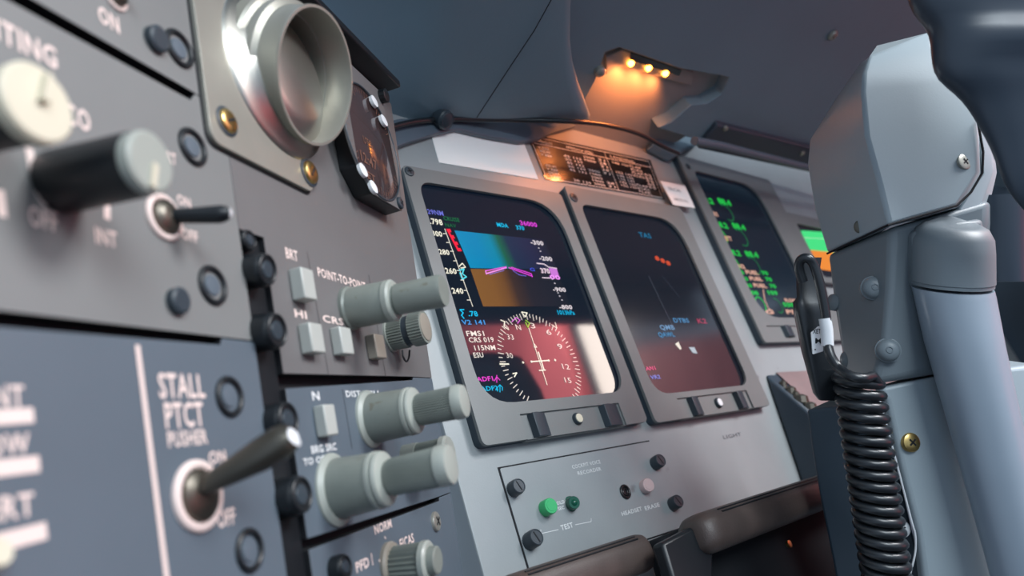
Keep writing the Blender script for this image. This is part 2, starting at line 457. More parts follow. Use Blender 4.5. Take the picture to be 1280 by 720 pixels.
# --- screen one: flight display picture
SW = -.0035; e = .00012
CY = color(20, 190, 235); WH = color(235, 230, 215); MG = color(230, 70, 225); WG = color(250, 245, 225)
def base_screen(mb, hole, w, c0, c1=None):
    pts = [F1.pt(p[0], p[1], w) for p in hole]; vs = [p[1] for p in hole]; lo, hi = min(vs), max(vs)
    cols = []
    for p in hole:
        t = (p[1]-lo)/(hi-lo); cols.append(tuple(c0[i]*(1-t)+(c1 or c0)[i]*t for i in range(3))+(1,))
    mb.add(pts, [list(range(len(pts)))], 0, cols)
mb = MB()
grown = lambda h, g: [(p[0]+(g if p[0] > sum(q[0] for q in h)/len(h) else -g), p[1]+(g if p[1] > sum(q[1] for q in h)/len(h) else -g)) for p in h]
base_screen(mb, grown(hole1, .001), SW, color(14, 18, 30), color(3, 14, 28))
w = SW+e
# attitude picture, fading toward its right side as this kind of screen does when seen aslant
def strips(pl, pr, cols, stops, w):
    # pl: (top,bottom) pixels left, pr: right; cols at stops (0..1)
    for k in range(len(stops)-1):
        P = []
        for t in (stops[k], stops[k+1]):
            P.append([(1-t)*np.array(pl[j])+t*np.array(pr[j]) for j in (0, 1)])
        A, B = P
        V = [F1.hit(*A[0], w), F1.hit(*A[1], w), F1.hit(*B[1], w), F1.hit(*B[0], w)]
        mb.add(V, [[0, 1, 2, 3]], 0, [cols[k], cols[k], cols[k+1], cols[k+1]])
SK = [color(6, 138, 186), color(0, 132, 182), color(0, 134, 168), color(22, 96, 70), color(28, 44, 72), color(32, 34, 66), color(24, 26, 40)]
strips([(568, 288), (588, 335)], [(680, 300), (697, 337)], SK, [0, .2, .36, .46, .56, .8, 1], w)
GR = [color(132, 88, 38), color(128, 84, 36), color(112, 72, 34), color(62, 42, 34), color(36, 30, 38), color(30, 28, 38), color(22, 24, 34)]
strips([(588, 336), (604, 383)], [(697, 338), (713, 383)], GR, [0, .2, .33, .44, .6, .8, 1], w)
w2 = SW+2*e; w3 = SW+3*e
# speed tape
line(mb, F1, [(556, 286), (591, 383)], .0006, w2, col=WH)
for k in range(7):
    t0, t1 = k/7, (k+1)/7
    a = lambda t: (557.5+15*t, 286+28*t)
    if k % 2 == 0: quad(mb, F1, [a(t0), a(t1), (a(t1)[0]+5, a(t1)[1]), (a(t0)[0]+5, a(t0)[1])], w2, col=color(255, 30, 60))
    else: quad(mb, F1, [(a(t0)[0], a(t0)[1]), a(t1), (a(t1)[0]+2.4, a(t1)[1]), (a(t0)[0]+2.4, a(t0)[1])], w2, col=color(255, 30, 60))
for x, y in [(558, 292), (562, 303), (567, 314), (571, 326), (575, 338), (580, 350), (584, 363), (588, 375)]:
    line(mb, F1, [(x-4, y), (x, y)], .0006, w2, col=WH)
T = lambda s, x, y, wd, h, c, fat=.02, **k: text(mb, F1, s, x, y, wd, h, w3, col=c, fat=fat, **k)
T('729NM', 531, 266.5, 24, 6, color(105, 110, 205))
T('.798', 538, 279.5, 16, 7, WG)
T('CRUISE', 555, 275, 20, 5, color(20, 105, 60)); T('NAV', 557, 283, 14, 4.5, color(20, 95, 55))
T('300', 541, 294.5, 12.5, 6.5, WG); T('280', 549.5, 317.5, 13, 6.5, WG); T('260', 557.5, 341.5, 14, 7, WG); T('240', 566, 366.5, 14, 7, WG)
line(mb, F1, [(574, 333), (578, 329), (582, 334), (576, 335)], .0008, w3, col=WG)
line(mb, F1, [(574, 338), (580, 336), (578, 342), (583, 346), (578, 349), (575, 341)], .0010, w3, col=color(90, 220, 235))
line(mb, F1, [(580, 387), (575, 387), (579, 391), (577, 394), (580, 398)], .0009, w3, col=CY)
T('.78', 586, 395, 12, 6.5, CY); T('V2 141', 578, 405.5, 29, 6, color(60, 150, 225))
# command bars
line(mb, F1, [(608, 342), (633, 334.5)], .0010, w3, col=color(250, 150, 245)); line(mb, F1, [(607, 338.5), (633, 333.5)], .0009, w3, col=color(225, 90, 220)); line(mb, F1, [(607, 338.5), (608, 342.5)], .0008, w3, col=color(250, 150, 245))
line(mb, F1, [(636, 334.5), (665, 345)], .0009, w3, col=MG); line(mb, F1, [(639, 334), (664, 342)], .0008, w3, col=MG); line(mb, F1, [(664, 342), (665.5, 346)], .0009, w3, col=MG)
line(mb, F1, [(641, 338), (649, 343.5), (658, 345)], .0005, w3, col=color(120, 110, 225)); line(mb, F1, [(612, 343), (630, 338)], .0004, w3, col=color(140, 120, 225))
T('MDA', 622, 283, 14, 5, CY); T('370', 646, 286.5, 10, 5, CY); T('36000', 651, 281, 21, 5.5, MG)
T('G', 663, 338.5, 6, 4, color(70, 85, 220))
# height tape
for s_, x, y in [('-300', 664, 305), ('-200', 675, 325), ('-900', 692, 364), ('-800', 700, 386)]:
    T(s_, x, y, 16, 5.2, color(225, 215, 220), fat=.03)
for x, y in [(673, 310), (675, 314), (681, 331), (690, 349), (693, 354), (697, 366), (699, 370), (702, 375)]:
    line(mb, F1, [(x, y), (x+1.2, y)], .0009, w3, col=color(200, 195, 205))
line(mb, F1, [(671, 329), (680, 330), (686, 334), (696, 335.5)], .0009, w3, col=color(230, 210, 225)); line(mb, F1, [(678, 347), (688, 347.5)], .0009, w3, col=color(230, 210, 225))
quad(mb, F1, [(686, 335), (696, 336), (699, 346), (690, 346)], w3, col=color(205, 120, 215)); T('370', 677, 341, 11, 6, color(235, 210, 225), fat=.04); T('00', 688, 348.5, 13, 5, color(245, 150, 250), fat=.04)
T('1013hPa', 698, 393, 21, 5.5, color(10, 170, 215), fat=.03)
# lower half texts
for s_, x, y, wd in [('FMS1', 584, 420, 22), ('CRS 019', 587, 428, 31), ('115NM', 594, 438, 26), ('ESU', 593, 447, 12)]:
    T(s_, x, y, wd, 6.6, color(240, 232, 222), fat=.012)
T('ADF1', 597, 477, 20, 6, color(240, 70, 210)); T('ADF2', 602, 489, 21, 6, CY)
line(mb, F1, [(621, 478), (621, 469)], .0006, w3, col=color(240, 70, 210)); line(mb, F1, [(618, 476), (621, 471), (625, 475)], .0006, w3, col=color(240, 70, 210))
line(mb, F1, [(625, 490), (625, 481)], .0006, w3, col=CY); line(mb, F1, [(622, 489), (622, 484), (625, 481), (628, 484), (628, 488)], .0006, w3, col=CY)
# compass rose
cu, cv = F1.uv(676, 452, w3); RR = abs(F1.uv(626, 455, w3)[0]-cu)
gb, ge = .0006, WG
for k in range(72):
    a = math.radians(90-k*5+8)
    L = .0048 if k % 2 == 0 else .003
    dv = (math.cos(a), math.sin(a))
    if -2.9 < math.atan2(dv[1], dv[0]) < -1.9 and False: continue
    if math.atan2(dv[1], dv[0]) < -.95 and math.atan2(dv[1], dv[0]) > -2.25: continue
    line(mb, F1, [(cu+dv[0]*(RR-L), cv+dv[1]*(RR-L)), (cu+dv[0]*RR, cv+dv[1]*RR)], .0006, w3, col=color(235, 225, 215), px=False)
for s_, x, y, wd in [('33', 635, 424, 8), ('30', 634, 447, 8), ('N', 646, 412, 6), ('3', 664, 410, 6), ('6', 684, 418, 6), ('9', 698, 436, 6), ('12', 704, 461, 9), ('15', 707, 478, 8)]:
    T(s_, x, y, wd, 7, color(235, 225, 215), fat=0, slope=.1)
line(mb, F1, [(652, 390), (659, 391), (656.5, 396)], .0008, w3, col=WG, closed=True)
line(mb, F1, [(640, 402), (645, 397), (650, 400), (647, 404)], .0007, w3, col=color(230, 110, 225)); 
line(mb, F1, [(657, 400), (662, 404), (660, 409), (657, 403)], .0009, w3, col=color(150, 200, 60))
line(mb, F1, [(661, 410), (684, 481)], .0006, w3, col=WG); line(mb, F1, [(673, 440), (680, 462)], .0011, w3, col=WG)
line(mb, F1, [(668, 434), (671, 434), (668, 430)], .0006, w3, col=WG, closed=True)
line(mb, F1, [(664, 452), (686, 450.5)], .0009, w3, col=WG); line(mb, F1, [(674, 463), (682, 462.5)], .0008, w3, col=WG)
for x, y in [(654, 453), (664.5, 452), (686, 450.5), (694, 450)]:
    u, v = F1.uv(x, y, w3); mb.add([F1.pt(u+.0009*math.cos(k*.785), v+.0009*math.sin(k*.785), w3) for k in range(8)], [list(range(8))], 0, WG)
line(mb, F1, [(625, 455), (636, 455)], .0011, w3, col=WG)
line(mb, F1, [(626, 400), (631, 402), (630, 408), (636, 412)], .0008, w3, col=WG); line(mb, F1, [(641, 467), (646, 466), (643, 471), (646, 466)], .0008, w3, col=WG)
line(mb, F1, [(690, 406), (696, 410), (694, 403)], .0007, w3, col=WG)
obj('screen', mb, M['screen'], d1, flat=True)

# --- screen two
mb = MB(); base_screen(mb, grown(hole2, .001), SW, color(20, 20, 28), color(10, 18, 28))
T('TAS', 800, 296, 15, 6, color(20, 110, 150), fat=.02)
for k, (x, y) in enumerate([(820, 322), (827, 325), (834, 328)]): T('8', x, y+3, 5, 5, color(215, 80, 45), fat=.05)
T('DTBS', 843, 403, 19, 5.5, color(80, 140, 190)); T('QMB', 826, 412, 18, 6, color(110, 150, 190)); T('QAWL', 824, 421, 20, 6, color(50, 130, 180))
T('AN1', 808, 463, 12, 5, color(225, 80, 130)); T('VR2', 814, 474, 12, 5, color(110, 130, 220)); T('K2', 873, 404, 11, 6, color(170, 50, 80))
line(mb, F1, [(811, 345), (830, 385), (842, 410)], .0006, w3, col=color(80, 84, 96))
line(mb, F1, [(828, 345), (850, 372)], .0006, w3, col=color(60, 64, 76))
quad(mb, F1, [(844, 430), (848, 427), (852, 436), (850, 437)], w3, col=color(235, 230, 215))
quad(mb, F1, [(861, 434), (868, 434), (872, 442), (866, 441)], w3, col=color(170, 190, 200))
obj('screen', mb, M['screen2'], d2, flat=True)

# --- screen three: dials
mb = MB(); base_screen(mb, grown(hole3, .001), SW, color(16, 26, 38), color(4, 16, 28))
GN = color(30, 190, 70); GD = color(20, 110, 60); PK = color(220, 170, 150)
def arc(cx, cy, rpx, a0, a1, c, wd=.0014):
    u, v = F1.uv(cx, cy, w3); r = rpx*proj(F1.hit(cx, cy, w3))[2]/FPX
    P = [(u+r*math.cos(math.radians(a)), v+r*math.sin(math.radians(a))) for a in np.linspace(a0, a1, 14)]
    line(mb, F1, P, wd, w3, col=c, px=False)
for i, (x, y) in enumerate([(890, 262), (908, 293), (924, 328)]):
    T('88.2', x-12, y-10, 15, 6.5, GN, fat=.05); T('88.4', x+9, y-8, 16, 6.5, GN, fat=.05)
    arc(x-6, y+2, 11, 150, -110+0, GN); arc(x+19, y+4, 12, 120, -120, GD)
    T('%s' % ('N1', 'ITT', 'N2')[i], x, y+7, 8, 5, PK, fat=.04)
T('2', 899, 298, 4, 5, color(230, 150, 50), fat=.05); T('2', 906, 300, 4, 5, color(230, 90, 50), fat=.05)
for i, (x, y) in enumerate([(921, 342), (926, 350), (931, 358.5)]):
    T('530', x, y, 10, 4.5, GN, fat=.05); T('FUEL', x+12, y, 16, 4.5, PK, fat=.05); T('70', x+32, y+1, 8, 4.5, GN, fat=.05)
T('108', x+6, 368, 12, 5, GN, fat=.05); T('109', x+30, 368, 12, 5, GN, fat=.05)
line(mb, F1, [(954, 362), (956, 375), (961, 386), (966, 389)], .0016, w3, col=PK)
arc(951, 380, 10, 160, -60, GN); arc(972, 382, 10, 100, -120, GD); T('G', 958, 392, 10, 5, PK, fat=.05)
T('5500', 980, 383, 18, 5, GN, fat=.05); T('FLOW', 982, 377, 14, 4, PK, fat=.05); T('PSI', 984, 392, 14, 5, PK, fat=.05)
obj('screen', mb, M['screen2'], d3, flat=True)

def furn(d, notch, kx, ky, khp, clips, scr):
    # recessed strip under each screen with a round button between two clips
    mb = MB(); mb.prism(F1, rect(notch[0]-.0004, notch[1]-.0004, notch[2]+.0004, notch[3]+.0004), -.006, -.0016)
    st = obj('adjustment_strip', mb, M['bezel'], d)
    if kx:
        u, v = F1.uv(kx, ky, -.0016); r = khp*proj(F1.pt(u, v))[2]/FPX
        mb = MB(); mb.lathe(F1, u, v, [(r*1.1, -.002), (r*1.1, -.0002), (r*.95, .0008), (r*.5, .0011)], 32)
        mb.lathe(F1, u, v, [(r*.82, .0007), (r*.8, .0014), (r*.4, .0016)], 24, 1)
        obj('round_button', mb, [M['dark'], M['cream'] if d is d1 else M['white']], d, label='cream faced round button' if d is d1 else 'white faced round button')
    for (x0, x1) in clips:
        u0 = F1.uv(x0, ky, 0)[0]; u1 = F1.uv(x1, ky, 0)[0]
        v0, v1 = notch[1]+.0004, notch[3]-.0006
        mb = MB()
        prof = [(-.0017, 0), (.0034, .08), (.0036, .35), (-.0006, 1)]
        fr = [F1.pt(u0+(u1-u0)*t, v0, w_) for w_, t in prof]; bk = [F1.pt(u0+(u1-u0)*t, v1, w_) for w_, t in prof]
        mb.quadbox(fr, bk); obj('clip', mb, M['dark'], d, bevel=.0003)
furn(d1, N1, 721, 524, 7, [(662, 684), (755, 778)], 0)
furn(d2, N2_, 897, 504, 6, [(862, 876), (922, 935)], 0)
furn(d3, N3, None, 416, 0, [(981, 993)], 0)
for d, x, y, h in ((d1, 511.5, 214.5, 7), (d2, 717, 247, 6.5), (d3, 860, 208, 4.5)): screw_ring(d, x, y, h)

# --- standby display, half hidden by the column
S4 = (F1.uv(997, 282)[0], F1.uv(1022, 345)[1], F1.uv(1060, 340)[0], F1.uv(1000, 280)[1])
O4 = (F1.uv(986, 272)[0], F1.uv(1022, 352)[1], F1.uv(1075, 330)[0], F1.uv(992, 267)[1])
d4, hole4 = display('small standby display glowing green over orange beside the column', O4, S4, [.004]*4, 0, None, None, notch=None)
mb = MB(); base_screen(mb, grown(hole4, .001), SW, color(30, 24, 34))
quad(mb, F1, [(1001, 288), (1045, 291), (1054, 317), (1010, 312)], w2, col=color(70, 225, 130)); quad(mb, F1, [(1010, 312), (1054, 317), (1062, 342), (1021, 336)], w2, col=color(240, 140, 50))
line(mb, F1, [(1003, 297), (1040, 299)], .0008, w3, col=color(190, 240, 200))
obj('screen', mb, M['screen2'], d4, flat=True)

# ================================================================ CARDS AND PLACARDS on the panel
mb = MB(); c = [(534, 148), (640, 158), (655, 172), (673, 225), (550, 205)]
mb.prism(F1, F1.uvs([(533, 146), (645, 154), (673, 224), (549, 203)], BASE+.0006)[::-1], BASE-.0002, BASE+.0006)
tag(obj('blank_card', mb, M['card'], flat=True), 'blank white card tucked above the flight display', 'card')
pl = thing('table_placard', 'glossy black placard with white printed table under the glareshield', 'placard', F1, *F1.uv(745, 210, BASE), BASE)
PQ = [(658, 166), (813, 200), (831, 249), (682, 224)]
mb = MB(); mb.prism(F1, F1.uvs(PQ, BASE+.0008)[::-1], BASE, BASE+.0008); obj('placard_sheet', mb, M['placard'], pl, flat=True)
def bil(q, s, t):
    a, b, c_, d_ = [np.array(p, float) for p in q]; return tuple((1-t)*((1-s)*a+s*b)+t*((1-s)*d_+s*c_))
mb = MB(); wp = BASE+.0010
for t in (.05, .2, .97): line(mb, F1, [bil(PQ, .01, t), bil(PQ, .98, t)], .0006, wp)
for s_ in (.015, .62, .98): line(mb, F1, [bil(PQ, s_, .05), bil(PQ, s_, .97)], .0005, wp)
words_ = ['FLAP', '120 131', '126 138', '133 144', '139 150', '145 156', '151 161', '157 166']
for cidx, (s0, wd) in enumerate([(.05, 14), (.25, 22), (.42, 14), (.54, 9), (.66, 20), (.80, 14), (.90, 9)]):
    for r_ in range(9):
        if (cidx*5+r_*3) % 7 in (2, 5): continue
        x, y = bil(PQ, s0, .30+r_*.078); text(mb, F1, ['LDG WT', '45 132', '1000', '28', '152 147', 'KIAS', '60'][cidx] if r_ % 2 else ['V REF', '20 139', '2000', '31', '146 150', 'FLAP', '55'][cidx], x, y, wd, 2.6, wp, fat=0)
for s0, wd, s_ in [(.06, 20, 'WEIGHT'), (.3, 34, 'APPROACH SPEED'), (.66, 30, 'LANDING')]:
    x, y = bil(PQ, s0, .16); text(mb, F1, s_, x, y, wd, 3.2, wp, fat=0)
obj('lettering', mb, M['inkw'], pl, flat=True)
st = thing('paper_label', 'small white paper label stuck between middle and right displays', 'label', F1, *F1.uv(848, 240, .0002), .0002)
mb = MB(); mb.prism(F1, F1.uvs([(826, 226), (856, 232), (869, 260), (842, 256)], .0006)[::-1], BASE+.0001 if False else -.0002, .0006)
obj('label_sheet', mb, M['card'], st, flat=True)
mb = MB(); text(mb, F1, 'SELCAL', 836, 237, 16, 3.5, .0008, fat=0); text(mb, F1, 'ABCD-FG', 843, 250, 17, 3, .0008, fat=0); obj('lettering', mb, M['dark'], st, flat=True)

# ================================================================ RECORDER TEST PANEL
tp = thing('recorder_panel', 'grey voice recorder panel with green and pink buttons', 'control panel', F1, *F1.uv(740, 640, BASE), BASE)
TQ = [(623, 585), (812, 554), (870, 645), (664, 712)]
a0 = F1.uv(624, 586, BASE); a1 = F1.uv(812, 555, BASE); a3 = F1.uv(663, 712, BASE)
tr = (a0[0], a3[1]-.004, F1.uv(872, 640, BASE)[0], a0[1])
mb = MB(); mb.prism(F1, rect(tr[0]-.0012, tr[1]-.001, F1.uv(812, 553, BASE)[0], tr[3]+.0010), BASE-.002, BASE+.0002)
obj('gap_shade', mb, M['gap'], tp, label='black strip standing for the shadowed gap along the edge', flat=True)  # black under-sheet stands for the gap and its shadow
mb = MB(); mb.prism(F1, rp(rect(*tr), .0015), BASE-.001, BASE+.0007); obj('face_plate', mb, M['panel'], tp, bevel=.0003)
wb = BASE+.0007
for (b, t, h) in [((641, 612), (649, 607), 10), ((661, 677), (671, 671), 11), ((818, 580), (826, 575), 8.5), ((840, 631), (848, 626), 8.5)]:
    f, prof, rb = knob(F1, b, t, [(-.2, h, .0), (0, h, .05), (.8, h, .05), (1, h*.92, 0)], w0=wb)
    mb = MB(); mb.lathe(f, 0, 0, prof, 40, rib=rb); slotted(mb, f, 0, 0, prof[-1][1], prof[-1][0]*.9, 1, 1.9, False, .1)
    mb.torus(f, 0, 0, prof[-1][0]*.9, .0004, prof[-1][1], mi=0)
    obj('captive_screw', mb, [M['dark'], M['gap']], tp)
for (nm, b, t, h, mt, lb) in [('push_button', (681, 636), (689, 632), 10, 'green', 'green push button'), ('push_button', (805, 609), (811, 606), 8.5, 'pinkb', 'pale pink push button'), ('indicator_lamp', (713, 630), (718, 628), 8, 'dgreen', 'dark green indicator lamp')]:
    f, prof, rb = knob(F1, b, t, [(-.2, h, 0), (.9, h, 0), (1, h*.92, 0)], w0=wb)
    mb = MB(); mb.lathe(f, 0, 0, prof, 36)
    if nm == 'push_button': mb.lathe(f, 0, 0, [(prof[-1][0]*.75, prof[-1][1]-.0001), (prof[-1][0]*.7, prof[-1][1]+.0002)], 30)
    else: mb.lathe(f, 0, 0, [(prof[-1][0]*.6, prof[-1][1]-.0001), (prof[-1][0]*.35, prof[-1][1]+.001), (prof[-1][0]*.1, prof[-1][1]+.0013)], 20); mb.torus(f, 0, 0, prof[0][0]*1.05, .0006, .0004)
    obj(nm, mb, M[mt], tp, label=lb)
mb = MB(); u, v = F1.uv(781, 615, wb); r = 8*proj(F1.pt(u, v))[2]/FPX
mb.torus(F1, u, v, r*.95, r*.22, wb+.0006, mi=0); mb.torus(F1, u, v, r*.5, r*.12, wb+.0006, mi=0); mb.lathe(F1, u, v, [(r*.9, wb), (r*.9, wb+.0003)], 24, 0)
obj('headset_jack', mb, [M['black']], tp, label='black ringed headset socket')
mb = MB(); wt = wb+.00015

for args in [('COCKPIT VOICE', 716, 586, 35, 5), ('RECORDER', 723, 594, 29, 5), ('HOLD', 693, 632, 13, 4.5), ('5 SEC', 694, 639, 12, 4.5), ('TEST', 702, 663, 15, 7), ('HEADSET', 778, 645, 25, 5.5), ('ERASE', 807, 638, 18, 5.5)]:
    mb = MB(); text(mb, F1, *args, wt, fat=0 if args[0] in ('COCKPIT VOICE', 'RECORDER') else .02); obj('lettering', mb, M['inkw'], tp, flat=True)
for pts_ in ([(676, 662), (676, 667), (698, 662)], [(719, 656), (739, 652), (739, 648)]):
    mb = MB(); line(mb, F1, pts_, .0004, wt); obj('printed_line', mb, M['inkw'], tp, flat=True)

# ================================================================ SIDE PANELS (plane F2)
TH = -.03
def U(px, py, w=0): return F2.uv(px, py, w)
uG0, uG1 = U(301, 300)[0], U(301, 300)[0]+.0155
def side_panel(label, polys, m, base, holes=()):
    r = thing('control_module', label, 'control panel', F2, *U(*base), 0)
    mb = MB(); mb.prism(F2, polys, -.006, 0, holes=holes, mside=1); obj('face_plate', mb, [m, M['gap']], r, bevel=.0003)
    return r
# backing rail seen as black gaps
mb = MB(); ur = U(562, 640)[0]
edge = lambda y: (515+(y-305)*.149, y)
eU = [U(*edge(y)) for y in (60, 305, 470, 715, 900)]
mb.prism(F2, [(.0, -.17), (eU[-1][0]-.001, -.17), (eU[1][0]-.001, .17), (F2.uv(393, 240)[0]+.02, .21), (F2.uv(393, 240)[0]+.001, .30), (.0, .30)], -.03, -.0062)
obj('mounting_rail', mb, M['gap'], None, kind='structure', flat=True, own=F2.pt(.2, 0, -.01)).name = 'gap_backing'  # black backing rail behind the side panels, added to darken their gaps
def at(u, y_px, guess=300):
    # v of plane line at pixel row for given u
    lo, hi = -.3, .4
    for _ in range(50):
        m_ = (lo+hi)/2
        if proj(F2.pt(u, m_, 0))[1] > y_px: lo = m_
        else: hi = m_
    return lo
sA = [U(30, -7), U(241, 115)]; sA2 = [U(24, 8), U(238, 125)]        # seam A upper / lower edge
sB = [U(0, 388), U(276, 421)]; sB2 = [U(0, 408), U(276, 431)]
gl = .0023
def vline(p, q, u): return p[1]+(q[1]-p[1])*(u-p[0])/(q[0]-p[0])
uMid = uG0-.0003
print('uMid', uMid, 'seam ends', sA[1], sB[1])
LEFT = -.02
vA, vA2, vB, vB2 = [vline(s_[0], s_[1], LEFT) for s_ in (sA, sA2, sB, sB2)]
# corner panel above the first seam
pA = [(LEFT, vA), sA[1], (uMid, sA[1][1]), (uMid, .285), (LEFT, .285)]
P_A = side_panel('corner control panel above the upper slanting seam, far left', pA, M['side0'], (150, 20))
pB = [(LEFT, vB), sB[1], (uMid, sB[1][1]), (uMid, sA[1][1]-.0004), (sA[1][0]+.001, sA[1][1]-.0004), sA2[1], (LEFT, vA2)]
P_B = side_panel('left lighting control panel with big rotary knobs and black toggle', pB, M['side0'], (120, 300))
gapx = [U(x, y) for x, y in [(301, 392), (320, 480), (340, 600), (362, 730)]]
pC = [(LEFT, -.17), (uG0, -.17), (uG0, sB[1][1]-.0004), (sB2[1][0]+.001, sB[1][1]-.0004), sB2[1], (LEFT, vB2)]
P_C = side_panel('stall pusher control panel with long metal toggle, lower left', pC, M['side2'], (120, 600))
# right hand side panels beyond the black fastener channel
s1 = [U(322, 466), U(516, 471)]; s1b = [U(322, 488), U(516, 475)]
s2 = [U(352, 684), U(549, 621)]; s2b = [U(352, 700), U(549, 626)]
chT = U(293, 284)
v_l = F2.uv(500, 108, .014)[1]; pu1 = F2.uv(393, 240, .0022)[0]
ueL = eU[1][0]+(eU[0][0]-eU[1][0])*(v_l-eU[1][1])/(eU[0][1]-eU[1][1])
pD = [(uMid+.0003, .285), (uMid+.0003, chT[1]), (uG1, chT[1]), (uG1, vline(s1[0], s1[1], uG1)), s1[1], (eU[2][0], s1[1][1]), (eU[1][0], eU[1][1]), (ueL, v_l-.0003), (pu1+.0015, v_l-.0003), (pu1+.0015, .285)][::-1]
P_D = side_panel('mauve grey side panel holding air outlet and pale push buttons', pD, M['side'], (420, 300), holes=[[(U(346, 97, .0022)[0]+.027*math.cos(t), U(346, 97, .0022)[1]+.027*math.sin(t)) for t in np.linspace(0, 2*math.pi, 41)[:-1]]])
pE = [(uG1, vline(s1b[0], s1b[1], uG1)), (uG1, vline(s2[0], s2[1], uG1)), s2[1], (eU[3][0]*.35+eU[2][0]*.65, s2[1][1]), (eU[2][0], s1[1][1]-.0003), (s1b[1][0]+.001, s1[1][1]-.0003), s1b[1]]
P_E = side_panel('middle control panel with two big dual grey knobs', pE, M['side2'], (430, 580))
pF = [(uG1, vline(s2b[0], s2b[1], uG1)), (uG1, -.17), (eU[4][0], -.17), (eU[3][0]*.35+eU[2][0]*.65, s2[1][1]-.0003), (s2b[1][0]+.001, s2[1][1]-.0003), s2b[1]]
P_F = side_panel('bottom control panel with ribbed selector knob', pF, M['side2'], (450, 700))

def mk(name, root, b, t, st, mts, label=None, n=56, w0=0, F=F2, extra=None, parent=None, caps=None):
    """several coaxial sections; st = list of (stations list, material index)"""
    mb = MB(); last = None
    for s_, mi in st:
        f, prof, rb = knob(F, b, t, s_, w0=w0); mb.lathe(f, 0, 0, prof, n, mi, rib=rb); last = (f, prof)
    if extra: extra(mb, last[0], last[1])
    return obj(name, mb, mts, root, label=label), last
KM = [M['knob'], M['knoblite'], M['dark'], M['gap'], M['taupe']]
def dot(mb, f, prof):   # set screw hole on the skirt
    pass
# K1 dual knob, smooth
mk('dual_knob', P_D, (436, 386), (555, 363), [([(-.03, 27, 0), (0, 28, 0), (.03, 28, 0), (.05, 26, 0), (.40, 26, 0), (.42, 25, 0)], 0), ([(.42, 26.5, 0), (.47, 26.5, 0), (.49, 24, 0)], 1), ([(.46, 20, 0), (.50, 17.5, 0), (.52, 19.5, 0), (.96, 21, 0), (1.0, 19.5, 0)], 0)], KM, 'smooth dual knob with grey green body')
# K2 knurled collar knob
mk('collar_knob', P_D, (488, 419), (533, 408), [([(-.1, 21, 0), (.05, 22, 0)], 1), ([(.05, 20, .09), (.45, 21, .09)], 0), ([(.42, 19, 0), (.66, 19, 0)], 2), ([(.62, 21, 0), (.66, 22, .09), (.9, 22, .09), (.97, 21, 0)], 0), ([(.95, 18, 0), (.99, 17.5, 0), (1.0, 15, 0)], 4)], KM, 'short knurled knob with taupe face', n=72)
mb = MB(); f2 = F2; hk = [F2.hit(x, y, .006) for x, y in [(503, 438), (504, 446), (508, 452), (511, 447), (512, 438)]]
mb.tube(spline(hk, 5), .0005, 8); obj('wire_loop', mb, M['black'], P_D, label='black wire loop')
# K3
mk('dual_knob', P_E, (462, 524), (581, 501), [([(-.06, 36, 0), (-.02, 37, 0), (.02, 36, 0), (.05, 32, 0)], 1), ([(.03, 31, 0), (.44, 29, 0)], 0), ([(.41, 30, 0), (.44, 30, 0), (.445, 28.4, 0), (.465, 28.4, 0), (.47, 29.5, 0), (.49, 28.5, 0), (.51, 22, 0)], 1), ([(.50, 18, 0), (.54, 20, .09), (.90, 21, .09), (.92, 20, 0)], 0), ([(.90, 22, 0), (.96, 22, 0), (1.0, 20, 0), (1.01, 16, 0)], 1)], KM, 'dual knob with ribbed tip', n=84)
# K5 then K4
mk('dual_knob', P_E, (508, 576), (563, 566), [([(-.1, 20, 0), (.3, 20, 0)], 0), ([(.28, 19, .09), (.85, 20, .09)], 0), ([(.84, 22, 0), (.95, 22, 0), (1.0, 20, 0)], 1)], KM, 'small dual knob half hidden behind the largest one', n=84)
mk('dual_knob', P_E, (418, 612), (564, 580), [([(-.06, 44, 0), (-.03, 46, 0), (.02, 45, 0), (.05, 40, 0)], 1), ([(.03, 38, 0), (.40, 34, 0)], 0), ([(.36, 35.5, 0), (.39, 35.5, 0), (.395, 33.5, 0), (.415, 33.5, 0), (.42, 35, 0), (.445, 33.5, 0), (.465, 26, 0)], 1), ([(.47, 21, 0), (.50, 23, .09), (.90, 25, .09), (.91, 23, 0)], 0), ([(.90, 26, 0), (.96, 26, 0), (1.0, 24, 0), (1.01, 19, 0)], 1)], KM, 'largest dual knob with ribbed tip', n=84)
for root, x, y, r_ in ((P_E, 459, 514, .0011), (P_E, 413, 602, .0012), (P_D, 500, 420, .0008)):
    pass
# K6 selector
mk('selector_knob', P_F, (487, 706), (548, 700), [([(-.08, 27, 0), (.05, 28, 0), (.10, 26, 0)], 4), ([(.10, 22, .16), (.72, 24, .16)], 0), ([(.70, 25, 0), (.80, 25, 0), (.84, 22, 0)], 1), ([(.82, 18, 0), (.98, 17, 0), (1, 15, 0)], 0)], KM, 'ribbed grey selector knob', n=44)
